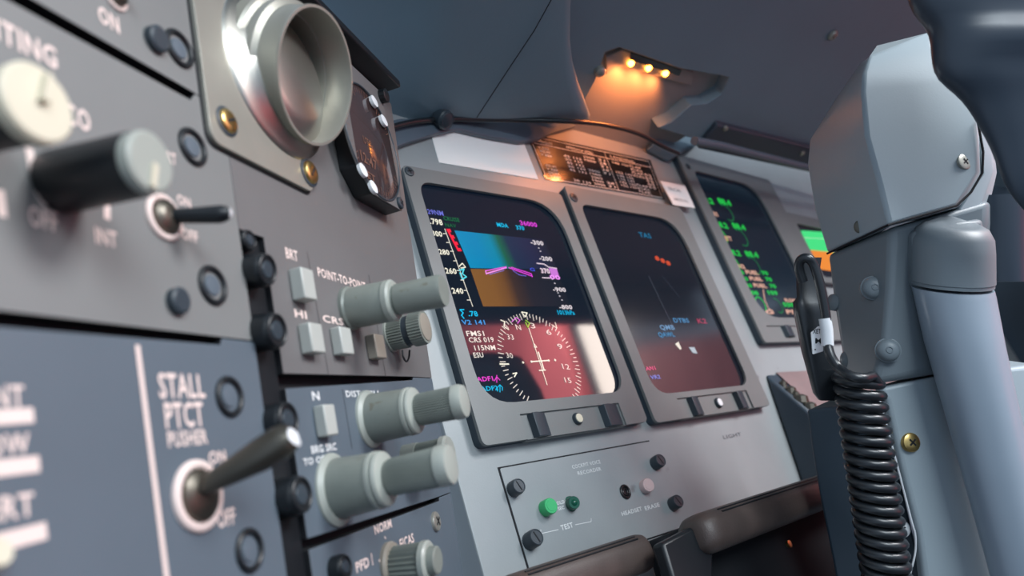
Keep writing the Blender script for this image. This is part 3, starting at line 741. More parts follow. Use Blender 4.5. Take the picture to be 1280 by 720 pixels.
# K7 big black rotary with grey cap
def pointer(mb, f, prof):
    r, w_ = prof[-1]; mb.prism(f, rect(-r*.12, r*.02, r*.12, r*.95), w_-.0002, w_+.0008, mi=5)
KM2 = [M['black'], M['knoblite'], M['dark'], M['gap'], M['taupe'], M['cream']]
def cap_pointer(mb, f, prof):
    r, w_ = prof[-1]
    mb.prism(f, rect(-r*.02, -r*.95, r*.22, -r*.05), w_-.0002, w_+.0008, mi=5)
mk('rotary_knob', P_B, (72, 228), (190, 202), [([(-.03, 37, 0), (.02, 41, .02), (.80, 42, .02), (.88, 41, 0)], 0), ([(.86, 40, 0), (.98, 40, 0), (1.0, 36, 0)], 1)], KM2, 'black rotary knob with pale grey end cap', n=30, extra=cap_pointer)
mk('rotary_knob', P_B, (-50, 160), (50, 128), [([(0, 38, 0), (.8, 46, 0), (.86, 46, 0)], 0), ([(.84, 52, 0), (.97, 52, 0), (1.0, 48, 0)], 5)], KM2, 'black rotary knob with big cream face', n=48, extra=lambda mb, f, prof: mb.prism(f, [(-prof[-1][0]*.1, 0), (prof[-1][0]*.14, 0), (prof[-1][0]*.1, prof[-1][0]*.85), (-prof[-1][0]*.04, prof[-1][0]*.85)], prof[-1][1]-.0002, prof[-1][1]+.002, mi=5))
mk('rotary_knob', P_C, (-22, 700), (2, 690), [([(0, 20, 0), (.8, 20, 0), (1, 16, 0)], 5)], KM2, 'pale knob tip at the picture edge', n=24)

def toggle(root, bx, by, ringhp, ringm, lever, lm, tipm, label):
    u, v = U(bx, by); r = ringhp*proj(F2.pt(u, v))[2]/FPX
    sw = MB(); sw.torus(F2, u, v, r*.86, r*.14, .0004, mi=0); sw.lathe(F2, u, v, [(r*.72, 0), (r*.7, .0022), (r*.5, .0032), (r*.35, .0036)], 32, 1)
    o = obj('toggle_switch', sw, [ringm, M['gun']], root, label=label)
    n_ = len(lever); d0 = proj(F2.pt(u, v, .003))[2]
    pts = [CAM(x, y, d0+dd) for x, y, hp, dd in lever]; rr = [hp*(d0+dd)/FPX for x, y, hp, dd in lever]
    k = len(pts)-2
    mb = MB(); mb.tube(pts[:k+1], rr[:k+1], 20, 0); mb.tube(pts[k:], rr[k:], 20, 1)
    obj('lever', mb, [lm, tipm], o, ang=60)
toggle(P_B, 204, 272, 31, M['ink'], [(206, 272, 8, .002), (222, 270, 9.5, .002), (250, 269, 10.5, .003), (273, 268, 11.5, .004), (279, 267, 11, .004), (286, 266, 8, .0045), (290, 266, 3, .005)], M['black'], M['white'], 'toggle switch with short black lever')
toggle(P_C, 246, 620, 45, M['ink'], [(246, 614, 11, .0), (262, 604, 13, .0), (295, 586, 17, .001), (325, 569, 21, .002), (348, 555, 22, .003), (358, 549, 20, .003), (366, 545, 15, .003), (370, 542, 5, .003)], M['gun'], M['white'], 'toggle switch with long metal bat lever')  # white tip colour paints the highlight on the metal end
toggle(P_A, 143, -4, 19, M['ink'], [(143, -6, 6, .0), (155, -12, 7, .001), (170, -20, 8, .002), (174, -22, 4, .002)], M['black'], M['chrome'], 'toggle switch cut by the top edge')

def ring_fastener(root, x, y, hp):
    u, v = U(x, y); r = hp*proj(F2.pt(u, v))[2]/FPX
    mb = MB(); mb.torus(F2, u, v, r*.86, r*.16, .0003, mi=0); mb.lathe(F2, u, v, [(r*.55, 0), (r*.5, .0006), (r*.2, .0008)], 24, 1)
    obj('ring_fastener', mb, [M['black'], M['side2']], root)
for root, x, y, hp in [(P_A, 223, 61, 25), (P_B, 240, 184, 25), (P_B, 265, 357, 26), (P_C, 286, 496, 26), (P_C, 311, 688, 27)]: ring_fastener(root, x, y, hp)
for root, x, y, hp in [(P_A, 195, 49, 17), (P_B, 222, 376, 17)]:
    f, prof, rb = knob(F2, (x-3, y+1), (x+7, y-1), [(0, hp, 0), (.8, hp, 0), (1, hp*.8, 0)])
    mb = MB(); mb.lathe(f, 0, 0, prof, 30); obj('stud', mb, M['dark'], root)
# black fasteners down the channel: each lifts out on its own
ch = thing('fastener_channel', 'black vertical channel between left and middle control panels', 'channel', F2, (uG0+uG1)/2, 0, -.006)
mb = MB(); mb.prism(F2, [(uG0+.0002, -.17), (uG1-.0002, -.17), (uG1-.0002, chT[1]-.0002), (uG0+.0002, chT[1]-.0002)], -.0061, -.0025)
obj('channel_strip', mb, M['black'], ch, flat=True)
for (b, t, h) in [((308, 340), (334, 337), 22), ((319, 417), (346, 413), 24), ((350, 624), (377, 618), 25), ((335, 530), (360, 524), 24), ((303, 302), (312, 300), 14), ((417, 712), (432, 708), 16)]:
    f, prof, rb = knob(F2, b, t, [(-.2, h*.96, 0), (0, h, .03), (.75, h, .03), (.9, h*.95, 0), (1, h*.85, 0)], w0=-.0025 if b[0] < 400 else 0)
    mb = MB(); mb.lathe(f, 0, 0, prof, 44, rib=rb); r, w_ = prof[-1]
    mb.torus(f, 0, 0, r*.95, r*.13, w_); mb.lathe(f, 0, 0, [(r*.6, w_), (r*.55, w_+.0004), (r*.2, w_+.0005)], 24, 1)
    obj('captive_screw', mb, [M['black'], M['dark']], ch if b[0] < 400 else P_F)
screw('screw', F2, 543.5, 652, 12, M['steelm'], P_F, h=.4)

# push buttons: front face pixels, set proud of the plate
def pbtn(root, x0, y0, x1, y1, bx, m, label=None):
    u, v = U(bx, (y0+y1)/2+3); w_ = F2.w_for(u, v, x0+1)
    a = F2.uv(x0, (y0+y1)/2-1, w_); b = F2.uv(x1, (y0+y1)/2+1, w_); t = F2.uv((x0+x1)/2, y0, w_); c_ = F2.uv((x0+x1)/2, y1, w_)
    mb = MB(); mb.prism(F2, rect(a[0], c_[1], b[0], t[1]), 0, w_); obj('push_button', mb, m, root, bevel=.0006, label=label)
    mb = MB()
pbtn(P_D, 379, 336, 394, 373, 364, M['button'])
pbtn(P_D, 389, 404, 405, 440, 375, M['button'])
pbtn(P_D, 427, 409, 441, 442, 415, M['button'])
pbtn(P_D, 470, 418, 482, 447, 459, M['taupe'], 'taupe push button')
pbtn(P_E, 407, 505, 421, 544, 394, M['button'])
# engraved hairlines and lettering
def lettering(root, items, lines=(), m='ink', w=.0002):
    for s_, x, y, wd, h in items: mb = MB(); text(mb, F2, s_, x, y, wd, h, w, fat=.02); obj('lettering', mb, M[m], root, flat=True)
    for pts, wd in lines: mb = MB(); line(mb, F2, pts, wd, w); obj('printed_line', mb, M[m], root, flat=True)
lettering(P_A, [('ON', 124, 26, 26, 20)])
def slant(mb, s_, x, y, wd, h, sl): text(mb, F2, s_, x, y, wd, h, .0002, fat=.02, slope=sl)
mb = MB(); slant(mb, 'LIGHTING', -75, 13, 147, 30, .50); obj('lettering', mb, M['ink'], P_B, flat=True)
lettering(P_B, [('CO', 82, 152, 32, 26), ('OFF', 37, 281, 36, 26), ('INT', 120, 303, 27, 20), ('BRT', 205, 200, 16, 14), ('ON', 222, 254, 17, 12), ('OFF', 228, 298, 20, 14)],
          [([(134, 258), (134, 272)], .0022), ([(37, 188), (41, 215), (48, 240), (56, 254)], .0022), ([(0, 240), (3, 268)], .0024)])
lettering(P_C, [('STALL', 200, 497, 57, 32), ('PTCT', 208, 535, 48, 33), ('PUSHER', 211, 559, 49, 20), ('ON', 262, 580, 21, 16), ('OFF', 273, 660, 22, 22), ('INT', -16, 509, 47, 29), ('LOW', -34, 572, 72, 28), ('ALERT', -70, 664, 114, 34)],
          [([(-60, 525), (38, 519)], .0035), ([(-60, 592), (45, 580)], .0037), ([(-60, 694), (54, 664)], .0038), ([(172, 433), (226, 860)], .0017)])
lettering(P_D, [('BRT', 358, 322, 15, 13), ('HI', 369, 396, 15, 10), ('POINT-TO-POINT', 398, 345, 60, 11), ('CRS', 404, 402, 26, 9)])
for pts_ in ([(384, 315), (411, 470)], [(461, 344), (482, 470)]):
    mb = MB(); line(mb, F2, pts_, .0003, .0001); obj('hairline', mb, M['gap'], P_D, flat=True, label='thin engraved line')
lettering(P_E, [('N', 391, 500, 9, 11), ('DIST', 433, 496, 18, 8), ('CH', 460, 496, 14, 8), ('BRG SRC', 390, 567, 31, 10), ('TO OFF', 380, 582, 30, 9)], m='inkw')
mb = MB(); line(mb, F2, [(428, 486), (440, 560)], .0003, .0001); obj('hairline', mb, M['gap'], P_E, flat=True, label='thin engraved line')
lettering(P_F, [('NORM', 469, 668, 21, 12), ('EICAS', 501, 686, 17, 13), ('PFD', 446, 716, 16, 14)], [([(464, 692), (466, 706)], .0006), ([(481, 671), (482, 673)], .0008), ([(474, 700), (475, 702)], .0008)])

# ================================================================ AIR OUTLET
vo = thing('air_outlet', 'brushed metal round air outlet on a screwed square plate', 'air outlet', F2, *U(345, 95), 0)
wv = .0022
c0, c1, c2, c3 = F2.uv(243, 0, wv), F2.uv(268, 172, wv), F2.uv(393, 240, wv), F2.uv(393, 225, wv)
pu0, pu1, pv0 = c1[0]-.0015, c2[0], F2.uv(330, 209, wv)[1]
uc, vc = F2.uv(346, 97, wv)
pv1 = 2*vc-pv0+.004
mb = MB(); mb.prism(F2, rp(rect(pu0, pv0, pu1, pv1), .006), 0, wv); obj('mounting_plate', mb, M['steelm'], vo, bevel=.0006)
mb = MB(); mb.prism(F2, rp(rect(pu0-.0011, pv0-.0013, pu1+.0006, pv1+.001), .006), 0, .0003); obj('gasket', mb, M['gap'], vo, flat=True, label='thin black gasket around the plate')
R0 = (pu1-pu0)*.5
mb = MB(); mb.lathe(F2, uc+.000, vc, [(R0*1.06, wv-.0005), (R0*1.05, wv+.0006), (R0*.98, wv+.0012), (R0*.86, wv+.0042), (R0*.70, wv+.0085), (R0*.60, wv+.0100)], 80)
obj('dish', mb, M['steel'], vo, ang=60)
r1 = nz(ray(397, 97)); ex = ray(1400, 97)-ray(397, 97); ex = nz(ex-r1*(ex@r1)); ey = nz(np.cross(r1, ex))
axv = nz(-r1*.53+ex*.845+ey*.02)
pc = F2.pt(uc, vc, .01); dlip = proj(pc)[2]+.0
lip = CAM(398, 96, dlip*1.00); fv = sub(lip, axv)
rl = 85*dlip/FPX
mb = MB()
prof = [(rl*1.17, -rl*.78), (rl*1.17, -rl*.60), (rl*1.14, -rl*.56), (rl*1.07, -rl*.53), (rl*1.06, -rl*.47), (rl*1.09, -rl*.44), (rl*1.08, -rl*.38), (rl*1.0, -rl*.33), (rl*.985, -rl*.10), (rl*1.0, -.001), (rl*.995, 0), (rl*.955, 0), (rl*.945, -.001), (rl*.93, -rl*.30), (rl*.93, -rl*.44), (rl*.90, -rl*.45), (rl*.90, -rl*.63), (rl*.88, -rl*1.1), (rl*.3, -rl*1.12)]
mb.lathe(fv, 0, 0, prof, 96); obj('nozzle', mb, M['steelm'], vo, ang=28)
for x, y, h, a in [(283, 152, 16, .5), (386, 216, 15, .9)]: screw('screw', F2, x, y, h, M['brass'], vo, h=.45, w0=wv, cross=False, ang=a, washer='dark', label='brass screw')

# ================================================================ ROUND INSTRUMENT
cl = thing('clock_instrument', 'square cased round dial instrument below the glareshield corner', 'instrument', F2, *U(455, 190), 0)
u_b, v_b = U(428, 237); wf = F2.w_for(u_b, v_b, 452)
tl, br = F2.uv(438, 150, wf), F2.uv(503, 258, wf)
u0, u1 = tl[0], br[0]; v0, v1 = F2.uv(500, 262, wf)[1], F2.uv(482, 121, wf)[1]
ch_ = .012
poly = [(u0+ch_, v0), (u1-.002, v0), (u1, v0+.002), (u1, v1-.004), (u1-.004, v1), (u0+ch_, v1), (u0, v1-ch_), (u0, v0+ch_)]
mb = MB(); mb.prism(F2, poly, 0, wf-.0008); obj('case', mb, M['black'], cl, bevel=.0008)
cu_, cv_ = F2.uv(466, 178, wf); rg = abs(F2.uv(466, 119, wf)[1]-cv_)*.98
mb = MB(); mb.prism(F2, [(a, b) for a, b in poly], wf-.0008, wf, holes=[[(cu_+rg*math.cos(t), cv_+rg*math.sin(t)) for t in np.linspace(0, 2*math.pi, 49)[:-1]]])
obj('face_plate', mb, M['side'], cl, bevel=.0004)
mb = MB(); mb.lathe(F2, cu_, cv_, [(rg*1.0, wf-.0006), (rg*.99, wf-.0004), (.0004, wf-.0002)], 48); obj('dial_glass', mb, M['glass'], cl)
mb = MB(); mb.torus(F2, cu_, cv_, rg*.98, .0006, wf)
for k in range(60):
    a = k*math.pi/30; L = .12 if k % 5 == 0 else .06
    line(mb, F2, [(cu_+rg*(.9-L)*math.cos(a), cv_+rg*(.9-L)*math.sin(a)), (cu_+rg*.9*math.cos(a), cv_+rg*.9*math.sin(a))], .0004, wf, mi=1, px=False)
text(mb, F2, 'UTC', 455, 178, 10, 8, wf, mi=1); text(mb, F2, '12:47', 452, 200, 20, 12, wf, mi=1); text(mb, F2, 'ET', 460, 222, 10, 8, wf, mi=1)
obj('dial_ring', mb, [M['dark'], mat('amber_print', (120, 84, 70), .5)], cl, flat=True)
for x, y, h in [(467, 127, 8), (479, 151, 8), (453, 213, 9.5), (466, 234, 9)]:
    f, prof, rb = knob(F2, (x-2, y+1), (x+2, y-1), [(0, h, 0), (.9, h, 0), (1, h*.8, 0)], w0=wf); mb = MB(); mb.lathe(f, 0, 0, prof, 28); obj('push_button', mb, M['white'], cl, label='white push button')
f, prof, rb = knob(F2, (476, 121), (484, 119), [(0, 9, .05), (.9, 9, .05), (1, 7, 0)], w0=wf); mb = MB(); mb.lathe(f, 0, 0, prof, 28, rib=rb); obj('set_knob', mb, M['black'], cl, label='small black setting knob')
screw('screw', F2, 499, 254, 8, M['dark'], cl, w0=wf, h=.5)

# ================================================================ GLARESHIELD
ZG = .345
def PZ(px, py, dz=0, sl=.12):
    r = ray(px, py); z0 = ZG+dz; t = (z0+sl*D)/(r[2]+sl*r[1]); return CAMP+r*t
def PZ2(px, py, dz=0, sl=.2):
    r = ray(px, py); z0 = .372+dz; t = (z0+sl*D)/(r[2]+sl*r[1]); return CAMP+r*t
gs = thing('glareshield', 'blue grey glareshield overhang above the display row', 'glareshield', F1, .6, ZG+.02, 0)
def sheet(name, ptsw, th, m, root, bevel=.002, seg=3, label=None, up=(0, 0, 1)):
    up = np.array(up, float); mb = MB().quadbox([p for p in ptsw], [p+up*th for p in ptsw][:])
    return obj(name, mb, m, root, bevel=bevel, seg=seg, label=label)
# left underside, with the shallow fold left of the crease, then the flat right slab
def strip_surface(name, cols, th, m, root, sub_=0):
    # cols: list of polylines of world points (same length) -> thick surface
    nC, nR = len(cols), len(cols[0]); up = np.array([0, 0, th])
    vs = [p for c in cols for p in c]+[p+up for c in cols for p in c]; N = nC*nR; fs = []
    for i in range(nC-1):
        for j in range(nR-1):
            a = i*nR+j; fs.append([a, a+1, a+nR+1, a+nR]); fs.append([x+N for x in (a, a+nR, a+nR+1, a+1)])
    per = [i*nR for i in range(nC)]+[(nC-1)*nR+j for j in range(1, nR)]+[i*nR+nR-1 for i in range(nC-2, -1, -1)]+[j for j in range(nR-2, 0, -1)]
    for i in range(len(per)):
        a, b = per[i], per[(i+1) % len(per)]; fs.append([a, a+N, b+N, b][::-1])
    mb = MB().add(vs, fs); return obj(name, mb, m, root, ang=50, subsurf=sub_)
cols = []
for top, bot, dz0, dz1 in [((300, -160), (470, 200), .012, -.004), ((400, -160), (492, 192), .012, -.005), ((490, -160), (512, 180), .010, -.004), ((560, -160), (528, 168), -.004, -.004), ((620, -160), (560, 162), -.004, -.002), ((690, -160), (620, 162), -.002, 0), ((722, -160), (690, 158), .0, 0)]:
    if top[0] == 722:
        for k_, (dx, dz_) in enumerate([(-4, 0), (0, .001), (0, .04)]):
            c_ = [PZ(x+dx, y, 0 if k_ == 2 else dz_)+np.array([0, 0, .04 if k_ == 2 else 0]) for x, y in [(744, 158), (735, 132), (716, 85), (714, 20), (728, -160)]]
            cols.append(c_+[c_[-1]+np.array([-.05, -.28, .03])])
        continue
    cols.append([PZ(bot[0]+(top[0]-bot[0])*t, bot[1]+(top[1]-bot[1])*t, dz1+(dz0-dz1)*min(1, t*1.6)) for t in (0, .08, .3, .6, 1)])
    cols[-1].append(cols[-1][-1]+np.array([-.05, -.28, .03]))
strip_surface('underside', cols, .02, M['glare'], gs, 1)
# crease line
mb = MB(); P = [PZ(x, y, -.0035) for x, y in [(596, 147), (640, 80), (668, 38), (700, -20)]]; mb.tube(P, .0004, 6); obj('seam', mb, M['gap'], gs)
# right slab, a little lower, cut out round the lamp
slab_edge = [(640, -170), (660, 60), (690, 150), (715, 150), (730, 128), (745, 101), (757, 66), (775, 60), (850, 86), (912, 97), (902, 118), (882, 130), (864, 131), (840, 152), (822, 160), (860, 172), (900, 180), (1025, 206), (1300, 240), (1700, 260), (1700, -200)]
dsl = -.006
P = [PZ2(x, y, dsl) for x, y in slab_edge]; P[-1] = np.array([1.32, -.40, 1.50]); P.append(np.array([.25, -.40, 1.50]))
mb = MB(); box(mb, (-.15, -.43, 1.370), (1.32, -.405, 1.50)); obj('shade_brow', mb, M['glare'], gs, bevel=.006, label='unseen added brow of the overhang')  # unseen lip added to shade the panel top and hide lamps from reflections
FZ = sub(PZ2(800, 0, dsl), np.cross(PZ2(1300, 0, dsl)-PZ2(720, 0, dsl), PZ2(900, 180, dsl)-PZ2(720, 0, dsl)), up=(0, 1, 0))
if FZ.n[2] > 0: FZ = sub(FZ.o, -FZ.n, up=(0, 1, 0))
mb = MB(); poly = [((p-FZ.o)@FZ.a, (p-FZ.o)@FZ.b) for p in P]
mb.prism(FZ, poly, -.022, 0); obj('right_slab', mb, M['glare'], gs, bevel=.0015, seg=3)
# trim roll along the join, fastener
mb = MB(); band = [(440, 226), (488, 187), (510, 178), (545, 167), (572, 161), (610, 170), (650, 177), (672, 175), (690, 166), (720, 158), (720, 148), (570, 146), (500, 148), (440, 160)]
mb.prism(F1, F1.uvs(band, BASE+.006)[::-1], BASE+.0009, BASE+.006); obj('trim_band', mb, M['trim'], gs, bevel=.002, seg=3)
mb = MB(); roll = [F1.hit(x, y, BASE+.010+.030*min(1, max(0, (x-600)/120))) for x, y in [(485, 160), (520, 152), (570, 149), (640, 150), (720, 152), (765, 158), (800, 168), (830, 184), (848, 192)]]
mb.tube(spline(roll, 6), .0022, 12); obj('edge_bead', mb, M['rubber'], gs, ang=70, label='dark bead along the panel join')
mb = MB(); boss = [(818, 178), (846, 193), (868, 184), (888, 163), (870, 152), (846, 154), (826, 166)]
mb.prism(F1, F1.uvs(boss, .008)[::-1], BASE+.001, .008); obj('corner_boss', mb, M['glare'], gs, bevel=.004, seg=4)
f = sub(PZ(557, 150, -.010), (0.2, -.6, -.75)); mb = MB(); mb.lathe(f, 0, 0, [(.0075, -.008), (.0078, 0), (.006, .0025), (.003, .0035)], 24); mb.torus(f, 0, 0, .006, .001, .002)
obj('fastener', mb, M['dark'], gs, label='dark quarter turn fastener')
f = sub(PZ2(1040, 43, dsl), FZ.n, up=(0, 1, 0)); mb = MB(); mb.lathe(f, 0, 0, [(.0055, -.002), (.0055, .002), (.004, .004), (.001, .0048)], 24); slotted(mb, f, 0, 0, .0046, .003, 1, .4, True); obj('screw', mb, [M['steelm'], M['gap']], gs, label='round headed screw in the slab')

# lamp recess: wall below the lamp, lamp case, lens, leds
lp = thing('map_light', 'amber lit recessed strip light under the glareshield', 'light', F1, .52, .34, .1)
zl = dsl+.0145
mb = MB()
rc = [PZ2(x, y, zl) for x, y in [(705, 172), (735, 92), (765, 48), (860, 72), (925, 88), (920, 130), (885, 150), (850, 175), (820, 190)]]
mb.quadbox(rc, [p+np.array([0, 0, .004]) for p in rc]); obj('reflector_wall', mb, M['lampcase'], lp, flat=True)
mb = MB(); cs = [PZ2(x, y, zl-.004) for x, y in [(758, 72), (778, 62), (866, 90), (864, 108), (850, 104), (772, 82), (758, 94)]]
mb.quadbox(cs, [p+np.array([0, 0, .004]) for p in cs]); obj('lamp_case', mb, M['lampcase'], lp, bevel=.0008)
mb = MB(); cs = [PZ2(x, y, zl-.0052) for x, y in [(789, 66), (852, 88), (849, 95), (788, 75)]]
mb.quadbox(cs, [p+np.array([0, 0, .0012]) for p in cs]); obj('lens', mb, M['lens'], lp, label='dark lens strip')
for x, y in [(789, 79.5), (811, 85.5), (832, 92)]:
    p = PZ2(x, y, zl-.0058); mb = MB(); f = sub(p, (0, -.2, -1), up=(0, 1, 0)); mb.lathe(f, 0, 0, [(.0030, -.0015), (.0030, .0008), (.002, .0018), (.0006, .0022)], 18)
    obj('led', mb, M['lamp'], lp, label='glowing amber lamp bead')
    l = bpy.data.lights.new('amber_glow', 'SPOT'); l.spot_size = math.radians(150); l.spot_blend = .6; l.energy = .2; l.color = (1, .27, .07); l.shadow_soft_size = .003
    lo = bpy.data.objects.new('amber_glow', l); COL.objects.link(lo); lo.location = Vector(p+np.array([0, .002, -.010])); lo.rotation_euler = Vector((-.25, 1.0, -.15)).to_track_quat('-Z', 'Y').to_euler()
p = PZ2(750, 89, dsl-.002); mb = MB(); f = sub(p, FZ.n, up=(0, 1, 0)); mb.lathe(f, 0, 0, [(.005, -.004), (.005, .002), (.003, .004), (.001, .0045)], 20); obj('screw', mb, M['steelm'], lp)

# dark tray hung below the slab at right
tr_ = thing('conduit_box', 'dark slim box under the glareshield left of the column', 'box', F1, .75, .36, .05)
mb = MB(); fr = [PZ2(x, y, -.012) for x, y in [(872, 186), (897, 156), (1060, 196), (1060, 226)]]
mb.quadbox(fr, [p+np.array([0, 0, .014]) for p in fr]); obj('housing', mb, M['black'] if False else mat('dark_box_paint', (56, 66, 78), .5), tr_, bevel=.002)
mb = MB(); P = [F1.hit(x, y, .06) for x, y in [(868, 176), (900, 182), (1060, 222)]]; mb.tube(P, .0045, 12); obj('edge_rail', mb, M['trim'], tr_)
for x, y in [(907, 161), (1003, 192)]:
    p = PZ2(x, y, -.013); f = sub(p, (0, 0, -1), up=(0, 1, 0)); mb = MB(); mb.lathe(f, 0, 0, [(.003, -.002), (.003, .001), (.001, .0018)], 18); obj('screw', mb, M['steelm'], tr_)

# ledge over the side panel
lg = thing('panel_ledge', 'ledge strip over the side panels, coloured black for its shaded underside', 'ledge', F2, .3, .24, 0)
A_, B_ = F2.uv(505, 112, .012), F2.uv(398, -30, .012)
v_l = F2.uv(500, 108, .014)[1]
mb = MB(); ue = F2.uv(501, 107, .014)[0]
mb.prism(F2, rect(pu1+.0018, v_l, ue, v_l+.005), -.03, .014); obj('ledge_board', mb, M['black'], lg, bevel=.001)  # black colour stands for the shaded underside of the ledge

# ================================================================ LOWER CENTRE: pedestal, grips
pd = thing('centre_pedestal', 'grey centre pedestal with cluttered top behind the coiled cord', 'pedestal', F1, .75, .0, .05)
a = F1.hit(956, 468, BASE+.0006); b = F1.hit(1130, 458, BASE+.0006); wq = .022
c_ = F1.hit(1150, 506, wq); d_ = F1.hit(1012, 515, wq)
e1, e2 = F1.hit(1026, 640, wq), F1.hit(1170, 640, wq)
lowl = F1.hit(990, 640, BASE+.0006)
mb = MB(); mb.add([a, b, c_, d_, e1+np.array([0, 0, -.2]), e2+np.array([0, 0, -.2]), lowl+np.array([0, 0, -.15]), b+np.array([0, 0, -.4])],
       [[0, 3, 2, 1], [3, 4, 5, 2], [0, 6, 4, 3], [1, 2, 5, 7], [4, 6, 7, 5], [0, 1, 7, 6]])
obj('pedestal_body', mb, M['slate'], pd, bevel=.003, seg=3)
mb = MB(); off = np.array([0, 0, .0015]); q = [.93*a+.04*b+.03*c_, .06*a+.9*b+.04*c_, .88*c_+.1*b+.02*d_, .1*a+.84*d_+.06*c_]
mb.quadbox([p+off*2 for p in q], [p for p in q]); obj('top_plate', mb, mat('mauve_top', (132, 112, 112), .5, noise=.1), pd)
for x, y, s_ in [(975, 478, .004), (985, 487, .006), (998, 496, .008), (1010, 503, .007), (992, 482, .004)]:
    t = (x-956)/60; p = a*(1-t)+d_*t+np.array([.010, 0, .001]); q_ = sub(p, (.1, -.3, 1), up=(0, 1, 0)); mb = MB(); mb.lathe(q_, 0, 0, [(s_, -.004), (s_*.9, .002), (s_*.4, .004)], 10); obj('lever_knob', mb, M['gun'], pd)

def gripbar(label, p0, p1, rx, rz, w_mid, end_l=True, extra=0):
    g = thing('grip_bar', label, 'handle', F1, p0[0], p0[1], w_mid)
    rings = []; u0, v0 = p0; u1, v1 = p1; n = 28
    def ring(u, v, k):
        return [F1.pt(u, v+rz*k*np.sign(math.sin(t))*abs(math.sin(t))**.75, w_mid+rx*k*np.sign(math.cos(t))*abs(math.cos(t))**.75) for t in [2*math.pi*i/n for i in range(n)]]
    L = u1-u0
    for t, k in [(0, .55), (.01, .8), (.03, .95), (.06, 1), (.5, 1), (.94, 1), (.97, .95), (.99, .8), (1, .55)]: rings.append(ring(u0+L*t, v0+(v1-v0)*t, k))
    mb = MB(); mb.loft(rings); obj('grip', mb, M['grip'], g, ang=60)
    # groove lines on top
    mb = MB()
    for k in (.25, .5): 
        t0 = math.radians(70-60*k); mb.tube([F1.pt(u0+L*s_, v0+(v1-v0)*s_+rz*math.sin(t0)**.75, w_mid+rx*math.cos(t0)**.75) for s_ in (.1, .9)], .0006, 6)
    obj('groove', mb, M['black'], g)
    for s_ in (.15, .5, .85):
        mb = MB(); c = F1.pt(u0+L*s_, v0+(v1-v0)*s_, w_mid); e_ = F1.pt(u0+L*s_, v0, BASE-.002); mb.tube([c, e_], .006, 12)
        obj('bracket', mb, M['black'], g)
    return g
gw = .03
q0, q1 = F1.uv(640, 708, gw), F1.uv(802, 686, gw)
gripbar('smaller brown black grip bar at the bottom edge, left of its pair', (q0[0]-.01, q1[1]-.002), (q1[0], q1[1]-.002), .011, .011, gw)
# larger one with dark block end
gw = .058
q0, q1 = F1.uv(866, 672, gw), F1.uv(1060, 612, gw)
gb_ = gripbar('larger brown black grip bar in front of the pedestal', (q0[0], q0[1]), (q1[0], q0[1]), .014, .012, gw)
mb = MB(); eb = [F1.hit(x, y, .060) for x, y in [(828, 678), (868, 657), (886, 660), (892, 690), (892, 770), (856, 770)]]
mb.quadbox(eb, [p+np.array([0, .009, 0]) for p in eb]); obj('end_block', mb, M['black'], gb_, bevel=.002, label='black angular end block')
lb = thing('lower_housing', 'black housing block below the larger grip bar', 'housing', F1, *F1.uv(900, 720, .02), .02)
mb = MB(); bx = [F1.hit(x, y, .038) for x, y in [(826, 672), (866, 654), (1060, 612), (1100, 760), (880, 800), (852, 760)]]
mb.quadbox(bx, [p+np.array([0, .014, 0]) for p in bx]); obj('block', mb, mat('matte_black', (26, 28, 32), .85, spec=.2), lb, bevel=.003, seg=3)
mb = MB(); mb2 = MB(); pb = F1.hit(900, 740, .026); mb2.tube([pb, pb+np.array([0, .034, 0])], .008, 16); obj('support_post', mb2, M['black'], lb)
p = F1.hit(986, 680, .039); f = sub(p, (0, -1, 0)); mb.lathe(f, 0, 0, [(.0025, -.001), (.0025, .001), (.001, .0014)], 16); obj('screw', mb, M['brass'], lb)

# ================================================================ CONTROL COLUMN
cc = thing('control_column', 'tall grey control column with screwed upper cover, right side', 'control column', F1, *F1.uv(1150, 700, .1), .1)
def C3(l): return [CAM(*q) for q in l]
def back(P, dv): return [p+dv for p in P]
fwd = MW@np.array([0, 0, 1.]); rt = MW@np.array([1., 0, 0]); dn = MW@np.array([0, 1., 0])
def fv3(r, d, f): return MW@np.array([r, d, f])
# cover: bright right face + darker left face, meeting on a rounded edge
H = [  # rows: left silhouette, edge, right, (y varies) each as (x,y,depth)
 [(1078, 76, .48), (1086, 70, .438), (1163, 38, .436), (1180, 45, .455)],
 [(1046, 122, .490), (1079, 92, .430), (1168, 62, .428), (1196, 80, .450)],
 [(1012, 176, .500), (1078, 115, .424), (1200, 100, .424), (1222, 128, .450)],
 [(1009, 205, .498), (1083, 170, .420), (1222, 150, .420), (1232, 165, .452)],
 [(1018, 262, .492), (1100, 232, .416), (1224, 215, .418), (1230, 222, .45)],
 [(1034, 316, .480), (1112, 282, .414), (1196, 258, .417), (1210, 262, .45)]]
def ringrows(H, dv, sm=1):
    out = []
    for r in H:
        P = C3(r); out.append(P+[P[-1]+dv, P[0]+dv])
    return out
mb = MB(); mb.loft([C3(r)+[C3(r)[-1]+fv3(-.03, 0, .02), C3(r)[0]+fv3(.03, 0, .03)] for r in H]); obj('cover', mb, M['column'], cc, bevel=.0022, seg=3, ang=30, label='pale grey upper cover')
# seam between cover and housing
mb = MB(); P = C3([(1034, 317, .4795), (1070, 300, .4475), (1111, 281, .4125), (1150, 270, .4135), (1196, 257, .4155), (1214, 240, .4165), (1228, 216, .4165), (1229, 190, .4175), (1222, 150, .4185)]); mb.tube(P, .0007, 8); obj('seam', mb, M['gap'], cc)
